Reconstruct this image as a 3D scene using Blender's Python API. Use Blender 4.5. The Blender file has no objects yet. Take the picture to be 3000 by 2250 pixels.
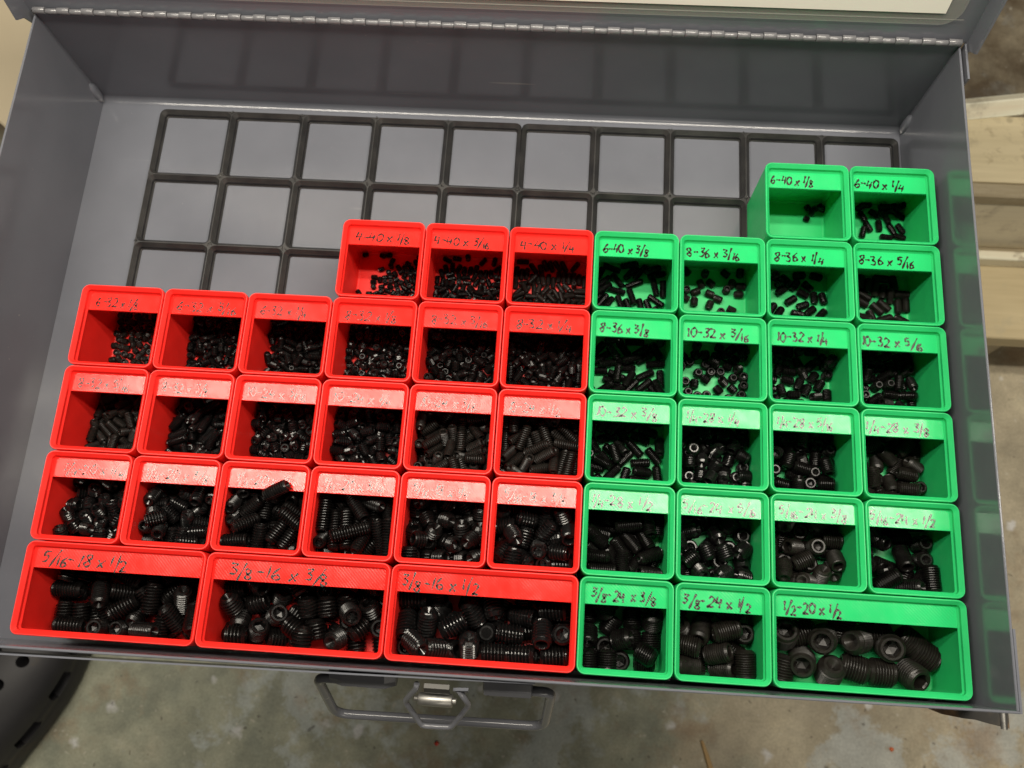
import bpy, math, random
from mathutils import Vector, Matrix, Quaternion
import numpy as np
S = bpy.context.scene
C = S.collection
K = 0.001                      # everything below is written in millimetres
rnd = random.Random(7)

# ---------------------------------------------------------------- camera
cam_d = bpy.data.cameras.new('camera')
cam_d.sensor_width = 36.0
cam_d.lens = 2553.1 * 36.0 / 3000.0
cam_d.clip_start = 0.01
cam_d.clip_end = 30
CAM = Vector((235.618, 15.553, 440.376))
AX = ((0.99740945, 0.06526276, -0.03025157), (-0.05442102, 0.95962924, 0.27595303), (0.04703975, -0.27359184, 0.96069494))
camera = bpy.data.objects.new('camera', cam_d)
C.objects.link(camera)
m = Matrix(((AX[0][0], AX[1][0], AX[2][0], CAM.x * K), (AX[0][1], AX[1][1], AX[2][1], CAM.y * K), (AX[0][2], AX[1][2], AX[2][2], CAM.z * K), (0, 0, 0, 1)))
camera.matrix_world = m
cam_d.dof.use_dof = True
cam_d.dof.focus_distance = 0.405
cam_d.dof.aperture_fstop = 15.0
S.camera = camera

# ---------------------------------------------------------------- light of the workshop
world = bpy.data.worlds.new('World')
S.world = world
world.use_nodes = True
bg = world.node_tree.nodes['Background']
bg.inputs[0].default_value = (1.0, 0.93, 0.82, 1)
bg.inputs[1].default_value = 0.06

def area(name, loc, size, power, col=(1.0, 0.92, 0.785), target=None):
    l = bpy.data.lights.new(name, 'AREA')
    l.shape = 'RECTANGLE'
    l.size, l.size_y = size[0] * K, size[1] * K
    l.energy = power
    l.color = col
    o = bpy.data.objects.new(name, l)
    C.objects.link(o)
    o.location = Vector(loc) * K
    if target:
        o.rotation_euler = (Vector(target) - Vector(loc)).to_track_quat('-Z', 'Y').to_euler()
    return o

area('ceiling_tube_lamp', (190, 197, 810), (1200, 40), 8.6)
area('ceiling_tube_lamp', (190, 311, 810), (1200, 40), 6.8)
area('front_fill_lamp', (1000, -1600, 1500), (1250, 110), 7.5, target=(220, 150, 0))  # unseen fill lamp, added in front to brighten the lid card and floor

S.view_settings.view_transform = 'Standard'
S.view_settings.look = 'None'
S.view_settings.exposure = 0.0
S.view_settings.gamma = 1.0
S.view_settings.use_curve_mapping = False
S.cycles.max_bounces = 8
S.cycles.use_denoising = True

# ---------------------------------------------------------------- materials
class N:
    def __init__(s, name):
        s.m = bpy.data.materials.new(name)
        s.m.use_nodes = True
        s.t = s.m.node_tree
        s.b = s.t.nodes['Principled BSDF']
        s.tc = s.t.nodes.new('ShaderNodeTexCoord')
    def node(s, t, **kw):
        n = s.t.nodes.new(t)
        for k, v in kw.items():
            if k.startswith('_'):
                setattr(n, k[1:], v)
            else:
                n.inputs[k.replace('__', ' ')].default_value = v
        return n
    def link(s, a, b): s.t.links.new(a, b)
    def noise(s, scale, detail=4, rough=0.55, out='Fac', src='Object'):
        n = s.node('ShaderNodeTexNoise', Scale=scale, Detail=detail, Roughness=rough)
        s.link(s.tc.outputs[src], n.inputs['Vector'])
        return n.outputs[out]
    def ramp(s, x, stops):
        r = s.t.nodes.new('ShaderNodeValToRGB')
        e = r.color_ramp.elements
        e[0].position, e[0].color = stops[0][0], (*stops[0][1], 1)
        e[1].position, e[1].color = stops[1][0], (*stops[1][1], 1)
        for p, c in stops[2:]:
            q = e.new(p)
            q.color = (*c, 1)
        s.link(x, r.inputs[0])
        return r.outputs[0]
    def gr(s, x, a, b, lo=0.0, hi=1.0):
        n = s.node('ShaderNodeMapRange')
        n.inputs['From Min'].default_value = a
        n.inputs['From Max'].default_value = b
        n.inputs['To Min'].default_value = lo
        n.inputs['To Max'].default_value = hi
        s.link(x, n.inputs['Value'])
        return n.outputs[0]
    def mix(s, f, a, b):
        n = s.t.nodes.new('ShaderNodeMix')
        n.data_type = 'RGBA'
        if hasattr(f, 'links'): s.link(f, n.inputs[0])
        else: n.inputs[0].default_value = f
        for v, i in ((a, 6), (b, 7)):
            if hasattr(v, 'links'): s.link(v, n.inputs[i])
            else: n.inputs[i].default_value = (*v, 1)
        return n.outputs[2]
    def math(s, op, a, b=0.0):
        n = s.t.nodes.new('ShaderNodeMath')
        n.operation = op
        for v, i in ((a, 0), (b, 1)):
            if hasattr(v, 'links'): s.link(v, n.inputs[i])
            else: n.inputs[i].default_value = v
        return n.outputs[0]
    def bands(s, period, rot=(0, 0, 0), distort=0.0, src='Object'):
        mp = s.node('ShaderNodeMapping')
        mp.inputs['Rotation'].default_value = rot
        s.link(s.tc.outputs[src], mp.inputs['Vector'])
        w = s.node('ShaderNodeTexWave', Scale=0.31416 / (period * K), Distortion=distort)
        w.wave_type = 'BANDS'
        w.bands_direction = 'X'
        s.link(mp.outputs[0], w.inputs['Vector'])
        return w.outputs['Fac']
    def bump(s, h, strength, dist, prev=None):
        n = s.node('ShaderNodeBump', Strength=strength, Distance=dist * K)
        s.link(h, n.inputs['Height'])
        if prev is not None: s.link(prev, n.inputs['Normal'])
        return n.outputs[0]
    def set(s, **kw):
        for k, v in kw.items():
            i = s.b.inputs[k.replace('__', ' ')]
            if hasattr(v, 'links'): s.link(v, i)
            elif isinstance(v, tuple): i.default_value = (*v, 1)
            else: i.default_value = v
        return s.m

def plastic(name, col, label=False):
    n = N(name)
    blot = n.noise(60, 3)
    c = n.mix(n.gr(blot, 0.3, 0.7), tuple(x * 0.93 for x in col), tuple(min(1, x * 1.05) for x in col))
    if label:
        oi = n.t.nodes.new('ShaderNodeObjectInfo')
        patch = n.gr(n.noise(110, 3, 0.6, src='Object'), 0.35, 0.65, 0.35, 1.0)
        h = n.math('MULTIPLY', n.bands(1.1, (0, 0, math.radians(-45)), 1.0), patch)
        nm = n.bump(h, 0.5, 0.046)
        nm = n.bump(n.noise(1400, 2), 0.2, 0.012, nm)
        nm = n.bump(n.noise(45, 2), 0.3, 0.25, nm)
        r = n.math('ADD', n.math('MULTIPLY', oi.outputs['Random'], 0.07), n.gr(n.noise(160, 3), 0.3, 0.7, 0.09, 0.17))
        return n.set(Base__Color=c, Roughness=r, Specular__IOR__Level=0.34, Normal=nm)
    h = n.bands(0.42, (0, math.radians(90), 0), 0.25)
    nm = n.bump(h, 0.30, 0.035)
    nm = n.bump(n.noise(420, 2), 0.15, 0.06, nm)
    return n.set(Base__Color=c, Roughness=n.gr(n.noise(70, 4), 0.3, 0.7, 0.36, 0.52), Specular__IOR__Level=0.45, Normal=nm)

RED, GREEN = (0.80, 0.022, 0.016), (0.020, 0.49, 0.145)
M_red, M_green = plastic('red_plastic', RED), plastic('green_plastic', GREEN)
M_redl, M_greenl = plastic('red_plastic_top', RED, True), plastic('green_plastic_top', GREEN, True)

def ink(name, plast, worn):
    n = N(name)
    w = n.math('MULTIPLY', n.bands(0.92, (0, 0, math.radians(-45)), 1.2), 0.45)
    f = n.math('ADD', w, n.math('MULTIPLY', n.noise(520, 3), 0.75))
    f = n.gr(f, worn, worn + 0.16)
    return n.set(Base__Color=n.mix(f, (0.020, 0.014, 0.012), plast), Roughness=0.18, Specular__IOR__Level=0.60,
                 Normal=n.bump(n.bands(0.92, (0, 0, math.radians(-45)), 0.6), 0.4, 0.045))
M_ink = {('red', 0): ink('ink_on_red', RED, 1.2), ('red', 1): ink('worn_ink_on_red', RED, 0.74),
         ('green', 0): ink('ink_on_green', GREEN, 1.1), ('green', 1): ink('worn_ink_on_green', GREEN, 0.76)}

def paint(name, col, rough=0.24, peel=0.10):
    n = N(name)
    c = n.mix(n.gr(n.noise(18, 4), 0.35, 0.7), tuple(x * 0.92 for x in col), tuple(x * 1.06 for x in col))
    mp = n.node('ShaderNodeMapping')
    mp.inputs['Rotation'].default_value = (0.4, 0.5, 0.7)
    mp.inputs['Scale'].default_value = (14, 260, 260)
    n.link(n.tc.outputs['Object'], mp.inputs[0])
    sn = n.node('ShaderNodeTexNoise', Scale=1.0, Detail=2.0)
    n.link(mp.outputs[0], sn.inputs['Vector'])
    scr = n.math('MULTIPLY', n.gr(sn.outputs['Fac'], 0.735, 0.76), n.gr(n.noise(9, 3), 0.5, 0.62))
    dust = n.math('MULTIPLY', n.gr(n.noise(640, 2, 0.7), 0.70, 0.78), n.gr(n.noise(12, 3), 0.42, 0.66))
    c = n.mix(n.math('MULTIPLY', n.math('MAXIMUM', scr, dust), 0.5), c, (0.36, 0.35, 0.33))
    r = n.gr(n.noise(35, 4, 0.65), 0.3, 0.7, rough * 0.75, rough * 1.35)
    nm = n.bump(n.noise(520, 2), peel, 0.10)
    return n.set(Base__Color=c, Roughness=r, Specular__IOR__Level=0.55, Normal=nm)
M_paint = paint('grey_enamel', (0.132, 0.139, 0.163), 0.15)
M_handle = paint('dark_grey_enamel', (0.105, 0.108, 0.122), 0.20)
M_hinge = paint('hinge_enamel', (0.145, 0.145, 0.155), 0.16)
n = N('black_printed_plastic')
M_base = n.set(Base__Color=n.mix(n.gr(n.noise(90, 3), 0.3, 0.7), (0.014, 0.014, 0.015), (0.030, 0.029, 0.028)), Roughness=0.42,
               Normal=n.bump(n.bands(0.6, (0, math.radians(90), 0), 0.5), 0.5, 0.06, n.bump(n.noise(900, 3), 0.4, 0.08)))

def oxide(name, a, b, r0, r1, sp=0.40):
    n = N(name)
    oi = n.t.nodes.new('ShaderNodeObjectInfo')
    f = n.gr(n.noise(300, 3), 0.3, 0.7)
    c = n.mix(f, a, b)
    r = n.math('ADD', n.gr(n.noise(500, 3), 0.3, 0.7, r0, r1), n.math('MULTIPLY', oi.outputs['Random'], 0.06))
    return n.set(Base__Color=c, Roughness=r, Metallic=0.0, Specular__IOR__Level=sp)
M_ox = [oxide('black_oxide_satin', (0.0025, 0.0022, 0.0022), (0.006, 0.0052, 0.005), 0.18, 0.28, 0.30),
        oxide('black_oxide_glossy', (0.003, 0.003, 0.0032), (0.007, 0.0065, 0.0065), 0.11, 0.19, 0.48),
        oxide('black_oxide_dull', (0.006, 0.0052, 0.0045), (0.014, 0.0118, 0.0098), 0.27, 0.40, 0.34)]

# ---------------------------------------------------------------- helpers
class MB:
    def __init__(s): s.v, s.f, s.sm = [], [], []
    def face(s, f, smooth=False): s.f.append(tuple(f)); s.sm.append(smooth)
    def loft(s, rings, closed=True, cap0=False, cap1=False, smooth=True):
        b = len(s.v)
        n = len(rings[0])
        for r in rings: s.v += [tuple(p) for p in r]
        for i in range(len(rings) - 1):
            for j in range(n if closed else n - 1):
                k = (j + 1) % n
                s.face((b + i * n + j, b + i * n + k, b + (i + 1) * n + k, b + (i + 1) * n + j), smooth)
        if cap0: s.face(tuple(reversed(range(b, b + n))))
        if cap1: s.face(tuple(range(b + (len(rings) - 1) * n, b + len(rings) * n)))
    def box(s, x0, x1, y0, y1, z0, z1, bev=0.0):
        if bev <= 0:
            s.loft([[(x0, y0, z), (x1, y0, z), (x1, y1, z), (x0, y1, z)] for z in (z0, z1)], True, True, True, False)
            return
        def r(i, z):
            a, b, c, d = x0 + i, x1 - i, y0 + i, y1 - i
            e = min(bev, (b - a) / 2.01, (d - c) / 2.01)
            return [(a + e, c, z), (b - e, c, z), (b, c + e, z), (b, d - e, z), (b - e, d, z), (a + e, d, z), (a, d - e, z), (a, c + e, z)]
        s.loft([r(bev, z0), r(0, z0 + bev), r(0, z1 - bev), r(bev, z1)], True, True, True, False)
    def prism(s, poly, f):             # poly: points (a, b); f maps (a, b, t in 0..1) to 3-D
        s.loft([[f(a, b, t) for a, b in poly] for t in (0, 1)], True, True, True, False)
    def tube(s, pts, r, n=12, caps=True):
        pts = [Vector(p) for p in pts]
        rings = []
        up = None
        for i, p in enumerate(pts):
            t = (pts[min(i + 1, len(pts) - 1)] - pts[max(i - 1, 0)]).normalized()
            if up is None:
                up = Vector((0, 0, 1)) if abs(t.z) < 0.9 else Vector((1, 0, 0))
            u = (up - t * up.dot(t)).normalized()
            up = u
            w = t.cross(u)
            rings.append([p + (u * math.cos(2 * math.pi * k / n) + w * math.sin(2 * math.pi * k / n)) * r for k in range(n)])
        s.loft(rings, True, caps, caps, True)
    def build(s, name, mat, parent=None, loc=None):
        me = bpy.data.meshes.new(name)
        me.from_pydata([(a * K, b * K, c * K) for a, b, c in s.v], [], s.f)
        me.polygons.foreach_set('use_smooth', s.sm)
        me.materials.append(mat)
        me.update()
        o = bpy.data.objects.new(name, me)
        C.objects.link(o)
        if loc is not None: o.location = Vector(loc) * K
        if parent is not None: o.parent = parent
        return o

def fillet(pts, r, n=6):
    pts = [Vector(p) for p in pts]
    out = [pts[0]]
    for a, b, c in zip(pts, pts[1:], pts[2:]):
        d0, d1 = (a - b), (c - b)
        q = min(r, d0.length * 0.48, d1.length * 0.48)
        p0, p1 = b + d0.normalized() * q, b + d1.normalized() * q
        for i in range(n + 1):
            t = i / n
            out.append(p0 * (1 - t) ** 2 + b * 2 * t * (1 - t) + p1 * t * t)
    out.append(pts[-1])
    return out

def tag(o, label=None, cat=None, group=None, kind=None):
    for k, v in (('label', label), ('category', cat), ('group', group), ('kind', kind)):
        if v: o[k] = v
    return o
def empty(name, loc, label, cat, group=None):
    o = bpy.data.objects.new(name, None)
    o.empty_display_size = 0.02
    C.objects.link(o)
    o.location = Vector(loc) * K
    return tag(o, label, cat, group)
def rrect(x0, x1, y0, y1, r, z, n=5):
    out = []
    for cx, cy, a in ((x1 - r, y0 + r, -90), (x1 - r, y1 - r, 0), (x0 + r, y1 - r, 90), (x0 + r, y0 + r, 180)):
        for i in range(n + 1):
            t = math.radians(a + 90 * i / n)
            out.append((cx + r * math.cos(t), cy + r * math.sin(t), z))
    return out

# ---------------------------------------------------------------- concrete floor
FZ = -430
n = N('worn_concrete')
pos = n.node('ShaderNodeSeparateXYZ')
n.link(n.tc.outputs['Object'], pos.inputs[0])
base = n.ramp(n.noise(9, 6, 0.6), [(0.30, (0.295, 0.259, 0.187)), (0.55, (0.493, 0.433, 0.311)), (0.75, (0.645, 0.581, 0.415))])
edge = n.math('ADD', n.math('MULTIPLY', n.math('SUBTRACT', n.noise(7, 5, 0.62), 0.5), 0.9), pos.outputs['X'])
painted = n.gr(edge, 0.50, 0.36)
pcol = n.ramp(n.noise(22, 5, 0.6), [(0.3, (0.200, 0.229, 0.181)), (0.55, (0.354, 0.371, 0.280)), (0.75, (0.519, 0.501, 0.372))])
col = n.mix(n.math('MULTIPLY', painted, 0.85), base, pcol)
blue = n.gr(n.math('MULTIPLY', n.noise(16, 6, 0.7), n.noise(5.5, 3)), 0.285, 0.325)
col = n.mix(n.math('MULTIPLY', blue, 0.55), col, (0.544, 0.594, 0.594))
rust = n.gr(n.math('MULTIPLY', n.noise(11, 5, 0.65, src='Generated'), n.noise(27, 5)), 0.33, 0.40)
mp = n.node('ShaderNodeMapping')
mp.inputs['Location'].default_value = (3.3, 1.7, 0)
n.link(n.tc.outputs['Object'], mp.inputs[0])
rn = n.node('ShaderNodeTexNoise', Scale=13.0, Detail=6.0, Roughness=0.66)
n.link(mp.outputs[0], rn.inputs['Vector'])
col = n.mix(n.math('MULTIPLY', n.gr(rn.outputs['Fac'], 0.54, 0.66), 0.62), col, (0.330, 0.223, 0.132))
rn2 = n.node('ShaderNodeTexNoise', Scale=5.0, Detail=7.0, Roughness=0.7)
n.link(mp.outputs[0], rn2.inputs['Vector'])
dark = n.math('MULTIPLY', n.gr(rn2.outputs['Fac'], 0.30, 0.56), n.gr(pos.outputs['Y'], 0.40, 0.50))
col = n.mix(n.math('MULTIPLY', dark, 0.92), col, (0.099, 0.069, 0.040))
vor = n.node('ShaderNodeTexVoronoi', Scale=34.0, Randomness=1.0)
wv = n.node('ShaderNodeVectorMath')
wv.operation = 'ADD'
nz = n.node('ShaderNodeTexNoise', Scale=60.0, Detail=3.0)
n.link(n.tc.outputs['Object'], nz.inputs['Vector'])
sc = n.node('ShaderNodeVectorMath')
sc.operation = 'SCALE'
sc.inputs['Scale'].default_value = 0.02
n.link(nz.outputs['Color'], sc.inputs[0])
n.link(n.tc.outputs['Object'], wv.inputs[0])
n.link(sc.outputs[0], wv.inputs[1])
n.link(wv.outputs[0], vor.inputs['Vector'])
vc = n.node('ShaderNodeSeparateColor')
n.link(vor.outputs['Color'], vc.inputs[0])
spot = n.math('MULTIPLY', n.gr(vor.outputs['Distance'], 0.22, 0.10), n.gr(vc.outputs[0], 0.60, 0.64))
col = n.mix(n.math('MULTIPLY', spot, 0.75), col, (0.720, 0.720, 0.720))
gv = n.node('ShaderNodeTexVoronoi', Scale=150.0)
n.link(wv.outputs[0], gv.inputs['Vector'])
gc = n.node('ShaderNodeSeparateColor')
n.link(gv.outputs['Color'], gc.inputs[0])
col = n.mix(n.math('MULTIPLY', n.math('MULTIPLY', n.gr(gv.outputs['Distance'], 0.26, 0.14), n.gr(gc.outputs[0], 0.86, 0.88)), 0.6), col, (0.62, 0.58, 0.48))
col = n.mix(n.math('MULTIPLY', n.math('MULTIPLY', n.gr(gv.outputs['Distance'], 0.26, 0.14), n.gr(gc.outputs[1], 0.88, 0.90)), 0.6), col, (0.07, 0.055, 0.04))
fine = n.math('MULTIPLY', n.gr(n.noise(420, 4, 0.65), 0.3, 0.7, 0.84, 1.14), n.gr(n.noise(38, 5, 0.6), 0.3, 0.7, 0.82, 1.16))
hsv = n.node('ShaderNodeHueSaturation')
n.link(col, hsv.inputs['Color'])
n.link(fine, hsv.inputs['Value'])
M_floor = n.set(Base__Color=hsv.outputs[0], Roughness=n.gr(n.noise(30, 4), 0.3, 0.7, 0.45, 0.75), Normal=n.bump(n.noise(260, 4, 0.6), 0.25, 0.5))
b = MB()
b.face((0, 1, 2, 3))
b.v = [(-3000, -3000, 0), (3000, -3000, 0), (3000, 3000, 0), (-3000, 3000, 0)]
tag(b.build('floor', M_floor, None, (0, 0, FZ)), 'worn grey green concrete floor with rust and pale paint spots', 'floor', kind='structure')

# ---------------------------------------------------------------- steel case
XL, XR, YB, ZT = -37.6, 422.9, 302.6, 73.0
yf = lambda x: -3.5 + 2.5 * (x - XL) / (XR - XL)          # the front wall stands a little out of square
T = 1.1
case = empty('steel_case', (0, 0, 0), 'open grey enamelled steel case with hinged lid, holding the red and green bins', 'steel case')
t = MB()
# floor pan
t.loft([[(XL - T, yf(XL) - T, z), (XR + T, yf(XR) - T, z), (XR + T, YB + T, z), (XL - T, YB + T, z)] for z in (-T, 0)], True, True, True, False)
def wall(a, bb, z0, z1, th, side):
    # folded sheet: from a to bb (inner face), thickness th to the outside, rounded rim
    a, bb = Vector((*a, 0)), Vector((*bb, 0))
    d = (bb - a).normalized()
    o = Vector((d.y, -d.x, 0)) * side
    prof = [(0, z0), (0, z1 - 0.35), (0.3, z1), (th - 0.3, z1), (th, z1 - 0.35), (th, z0)]
    t.loft([[p + o * u + Vector((0, 0, z)) for u, z in prof] for p in (a, bb)], True, True, True, False)
wall((XL, yf(XL) + .02), (XL, YB), 0.02, ZT, T, -1)
wall((XR, yf(XR) + .02), (XR, YB), 0.02, ZT, T, 1)
wall((XL - T, YB + .02), (XR + T, YB + .02), 0.02, ZT - 0.2, T, -1)
wall((XL - T, yf(XL)), (XR + T, yf(XR)), 0.02, ZT - 0.1, T, 1)
# rolled inner radius along the foot of the back wall
q = [(YB - 3.2 * (1 - math.sin(a)), 3.2 * (1 - math.cos(a))) for a in [math.pi / 2 * i / 6 for i in range(7)]]
q = [(YB - 3.2 + 3.2 * math.sin(a), 3.2 - 3.2 * math.cos(a) + 0.03) for a in [math.pi / 2 * i / 6 for i in range(7)]]
t.loft([[(x, y - 0.03, z) for y, z in q] for x in (XL, XR)], False, smooth=True)
# folded return under the front rim, gaping towards one end, and the wrapped ends of front and back wall
t.loft([[(x, yf(x) - T - g - u, z) for u, z in ((0, 55), (0.7, 55), (0.7, 70.2), (0, 70.2))] for x, g in ((XL - T, 2.3), (60, 1.8), (160, 1.0), (235, 0.06))], True, True, True, False)
t.box(XR + T + 0.5, XR + T + 1.5, yf(XR) - T, 30, 62, ZT - 1.0)
t.box(XR + T + 1.6, XR + T + 2.6, 284, YB + T, 67, ZT + 0.5)
t.build('tray', M_paint, case)
for sx, x in ((1, XL), (-1, XR)):
    w = MB()
    rings = []
    for i in range(9):
        u = i / 8
        r = 2.6 * math.sqrt(max(0.0, 1 - (2 * u - 1) ** 2)) + 0.02
        rings.append([(x + sx * (0.1 + r * 0.75 * math.cos(a)), YB - 2.6 + r * 1.3 * math.sin(a), 1.0 + 17 * u) for a in [-math.pi / 2 + math.pi * k / 8 for k in range(9)]])
    w.loft(rings, False, smooth=True)
    w.build('weld_bead', M_paint, case)
# piano hinge: alternate knuckles of case leaf and lid leaf
HY, HZ = YB + 0.3, 74.6
h = MB()
nk, x = 73, XL - 0.3
pitch = (XR - XL + 0.8) / nk
for i in range(nk):
    r, dz = (1.75, 0.45) if i % 2 == 0 else (1.40, 0.0)
    x0, x1 = x + i * pitch + 0.1, x + (i + 1) * pitch - 0.1
    prof = [(x0, r - 0.12), (x0 + 0.12, r), (x1 - 0.12, r), (x1, r - 0.12)]
    h.loft([[(xx, HY + rr * math.cos(2 * math.pi * k / 14), HZ + dz + rr * math.sin(2 * math.pi * k / 14)) for k in range(14)] for xx, rr in prof], True, True, True, True)
h.tube([(x, HY, HZ), (x + nk * pitch, HY, HZ)], 1.0, 10)
h.build('piano_hinge', M_hinge, case)
# lid, standing open a little past upright
A = math.radians(103)
DV, NV = Vector((0, -math.cos(A), math.sin(A))), Vector((0, -math.sin(A), -math.cos(A)))    # along the lid, towards the viewer
H0 = Vector((0, HY + 2.2, HZ + 0.3))
lp = lambda x, s, d: tuple(H0 + Vector((x, 0, 0)) + DV * s + NV * d)
LX0, LX1 = XL - 5.2, XR + 5.4
l = MB()
def lbox(x0, x1, s0, s1, d0, d1):
    l.loft([[lp(x0, s, d0), lp(x1, s, d0), lp(x1, s, d1), lp(x0, s, d1)] for s in (s0, s1)], True, True, True, False)
lbox(LX0, LX1, -2.0, 312, -1.1, 0)
for x0, x1 in ((XR + 3.6, LX1), (LX0, XL - 3.6)):
    l.loft([[lp(x0, s, -1.1), lp(x1, s, -1.1), lp(x1, s, 0), lp(x0, s, 0)] for s in (-10, -2.02)], True, True, True, False)
for x0, x1 in ((LX1 - 1.1, LX1), (LX0, LX0 + 1.1)):
    l.prism([(1.3, 12), (310.8, 12), (310.8, 0.02), (-10, 0.02), (-10, 1.2), (-2, 6)], lambda s, d, tt, x0=x0, x1=x1: lp(x0 + (x1 - x0) * tt, s, d))
lbox(LX0 + 1.12, LX1 - 1.12, 310.9, 312, 0.02, 12)
lid = l.build('lid', M_paint, case)
n = N('cloudy_film')
M_film = n.set(Base__Color=(0.42, 0.42, 0.37), Roughness=0.30, Alpha=0.20, Specular__IOR__Level=0.6)
fl = MB()
ring = [(a, s) for a, s, _ in rrect(XL + 4.8, 417.8, 8.5, 306, 9, 0, 6)]
fl.prism(ring, lambda a, s, tt: lp(a, s, 0.75 + 0.25 * tt))
fl.build('film_sleeve', M_film, lid)
n = N('white_card')
M_card = n.set(Base__Color=n.mix(n.noise(25, 3), (0.76, 0.73, 0.66), (0.80, 0.77, 0.70)), Roughness=0.7)
pp = MB()
pp.prism([(XL + 13, 15.0), (409.7, 15.0), (409.7, 299), (XL + 13, 299)], lambda a, s, tt: lp(a, s, 1.1 + 0.3 * tt))
pp.build('paper_card', M_card, lid)
sm = MB()
sm.tube([lp(XL + 15, 11.4, 1.05), lp(419.5, 11.6, 1.1)], 0.22, 6)
sm.build('sleeve_seam', M_film, lid)
# carrying handle
hd = MB()
yh = lambda x: yf(x) - T - 4.6
P = [(153.5, yh(150), 50), (141.6, yh(142), 50), (143.0, -26.0, 11), (240.2, -25.0, 11), (242.0, yh(242), 50), (232, yh(235), 50)]
hd.tube(fillet(P, 8.0, 8), 2.15, 16)
hnd = hd.build('carry_handle', M_handle, case)
for x0, x1 in ((152.5, 172), (213, 234)):
    bk = MB()
    y0 = yf((x0 + x1) / 2) - T - 0.05
    sec = [(y0, 45), (y0, 56), (y0 - 2.0, 55.6), (y0 - 5.2, 54.0), (y0 - 7.4, 51.4), (y0 - 7.4, 48.6), (y0 - 5.2, 46.0), (y0 - 2.0, 45.2)]
    bk.loft([[(x, y0 + (y - y0) * f, 50 + (z - 50) * f) for y, z in sec] for x, f in ((x0 - 5 if x0 < 200 else x0, .8), (x0 + .6, 1), (x1 - .6, 1), (x1 + 4 if x0 < 200 else x1, .8))], True, True, True, False)
    bk.build('handle_bracket', M_handle, hnd)
# latch
n = N('bare_zinc')
M_zinc = n.set(Base__Color=n.mix(n.noise(200, 3), (0.24, 0.235, 0.22), (0.40, 0.39, 0.365)), Metallic=0.9, Roughness=n.gr(n.noise(300, 3), 0.3, 0.7, 0.3, 0.5))
n = N('worn_steel')
M_worn = n.set(Base__Color=n.mix(n.noise(150, 4), (0.020, 0.019, 0.017), (0.05, 0.047, 0.042)), Metallic=0.3, Roughness=0.40)
lt = MB()
y0 = yf(194) - T - 3.3
lt.loft([[(x, y0 - u, z) for u, z in ((0, 66), (1.8, 66.5), (3.6, 64.5), (4.3, 61.0), (5.2, 60.2), (5.2, 59.2), (3.7, 59.6), (2.7, 63.8), (1.2, 65.2), (0, 64.8))] for x in (189.8, 192.6, 193.0, 196.6, 197.0, 200.2)], True, True, True, False)
latch = lt.build('latch', M_worn, case)
ro = MB()
ro.loft([[(x, y0 - 6.6 + r * math.cos(2 * math.pi * k / 20), 59.2 + r * math.sin(2 * math.pi * k / 20)) for k in range(20)] for x, r in ((187.0, 2.3), (187.4, 2.75), (201.0, 2.75), (201.4, 2.3))], True, True, True, True)
ro.loft([[(x, y0 - 6.6 + r * math.cos(2 * math.pi * k / 12), 59.2 + r * math.sin(2 * math.pi * k / 12)) for k in range(12)] for x, r in ((185.4, 1.2), (185.5, 1.3), (202.6, 1.3), (202.8, 1.2))], True, True, True, True)
ro.build('latch_roller', M_zinc, latch)
wb = MB()
wb.tube(fillet([(186.4, y0 - 0.5, 63), (186.0, y0 - 2.6, 61), (180.2, y0 - 8.6, 50), (187.2, y0 - 19.0, 39.5), (199.8, y0 - 18.8, 39.5), (207.6, y0 - 8.4, 50), (203.6, y0 - 2.0, 61)], 2.0, 4), 1.25, 10)
wb.build('wire_bail', M_handle, latch)
pl = MB()
pl.prism([(201.4, 62), (208, 66), (206.5, 52), (203.5, 50), (201.2, 55)], lambda x, z, tt: (x, y0 - 0.6 - 1.2 * tt - (66 - z) * 0.16, z))
pl.build('latch_plate', M_paint, latch)

# ---------------------------------------------------------------- stand under the case
st = empty('support_stand', (195, 150, FZ), 'dark steel stand under the case, only its rusty front bracket showing', 'stand')
f = MB()
for a in ((-20 - 195, 405 - 195, -140, -110), (-20 - 195, 405 - 195, 100, 130)): f.box(a[0], a[1], a[2], a[3], 380, 428.5, 1)
f.build('cross_rail', M_worn, st)
for sx in (-170, 170):
    for sy in (-125, 115):
        lg = MB()
        lg.box(sx - 12, sx + 12, sy - 12, sy + 12, 0, 379.9, 1)
        lg.build('leg', M_worn, st)
n = N('rusty_bracket')
M_rust = n.set(Base__Color=n.ramp(n.noise(45, 5), [(0.42, (0.030, 0.028, 0.025)), (0.50, (0.055, 0.045, 0.034)), (0.60, (0.26, 0.145, 0.066))]), Metallic=0.3, Roughness=0.55)
br = MB()
zb = 36 - FZ
br.prism([(404, -3.0), (406, -4.6), (411, -6.2), (419, -7.2), (424.5, -7.4), (430, -8.6), (438, -10.0), (438, -2.7), (404, -2.7)],
         lambda x, y, tt: (x - 195, y - 150, zb - 3 + 3 * tt))
br.box(404 - 195, 438 - 195, -4.2 - 150, -2.8 - 150, 395.0, zb - 3.02)
br.box(380 - 195, 438 - 195, -4.2 - 150, 20 - 150, 393.0, 394.9)
br.build('bracket', M_rust, st)
br = MB()
clip = ((434.2, zb + 0.1), (435.2, zb + 1.2), (436.8, zb + 1.0), (437.9, zb - 2.5))
br.loft([[(x - 195 + (1.2 if q else 0), yy - 150, z - (.9 if q else 0)) for x, z in clip] for q, yy in ((0, -10.4), (0, -3))], False, smooth=True)
br.build('chrome_clip', M_zinc, st)

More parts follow.
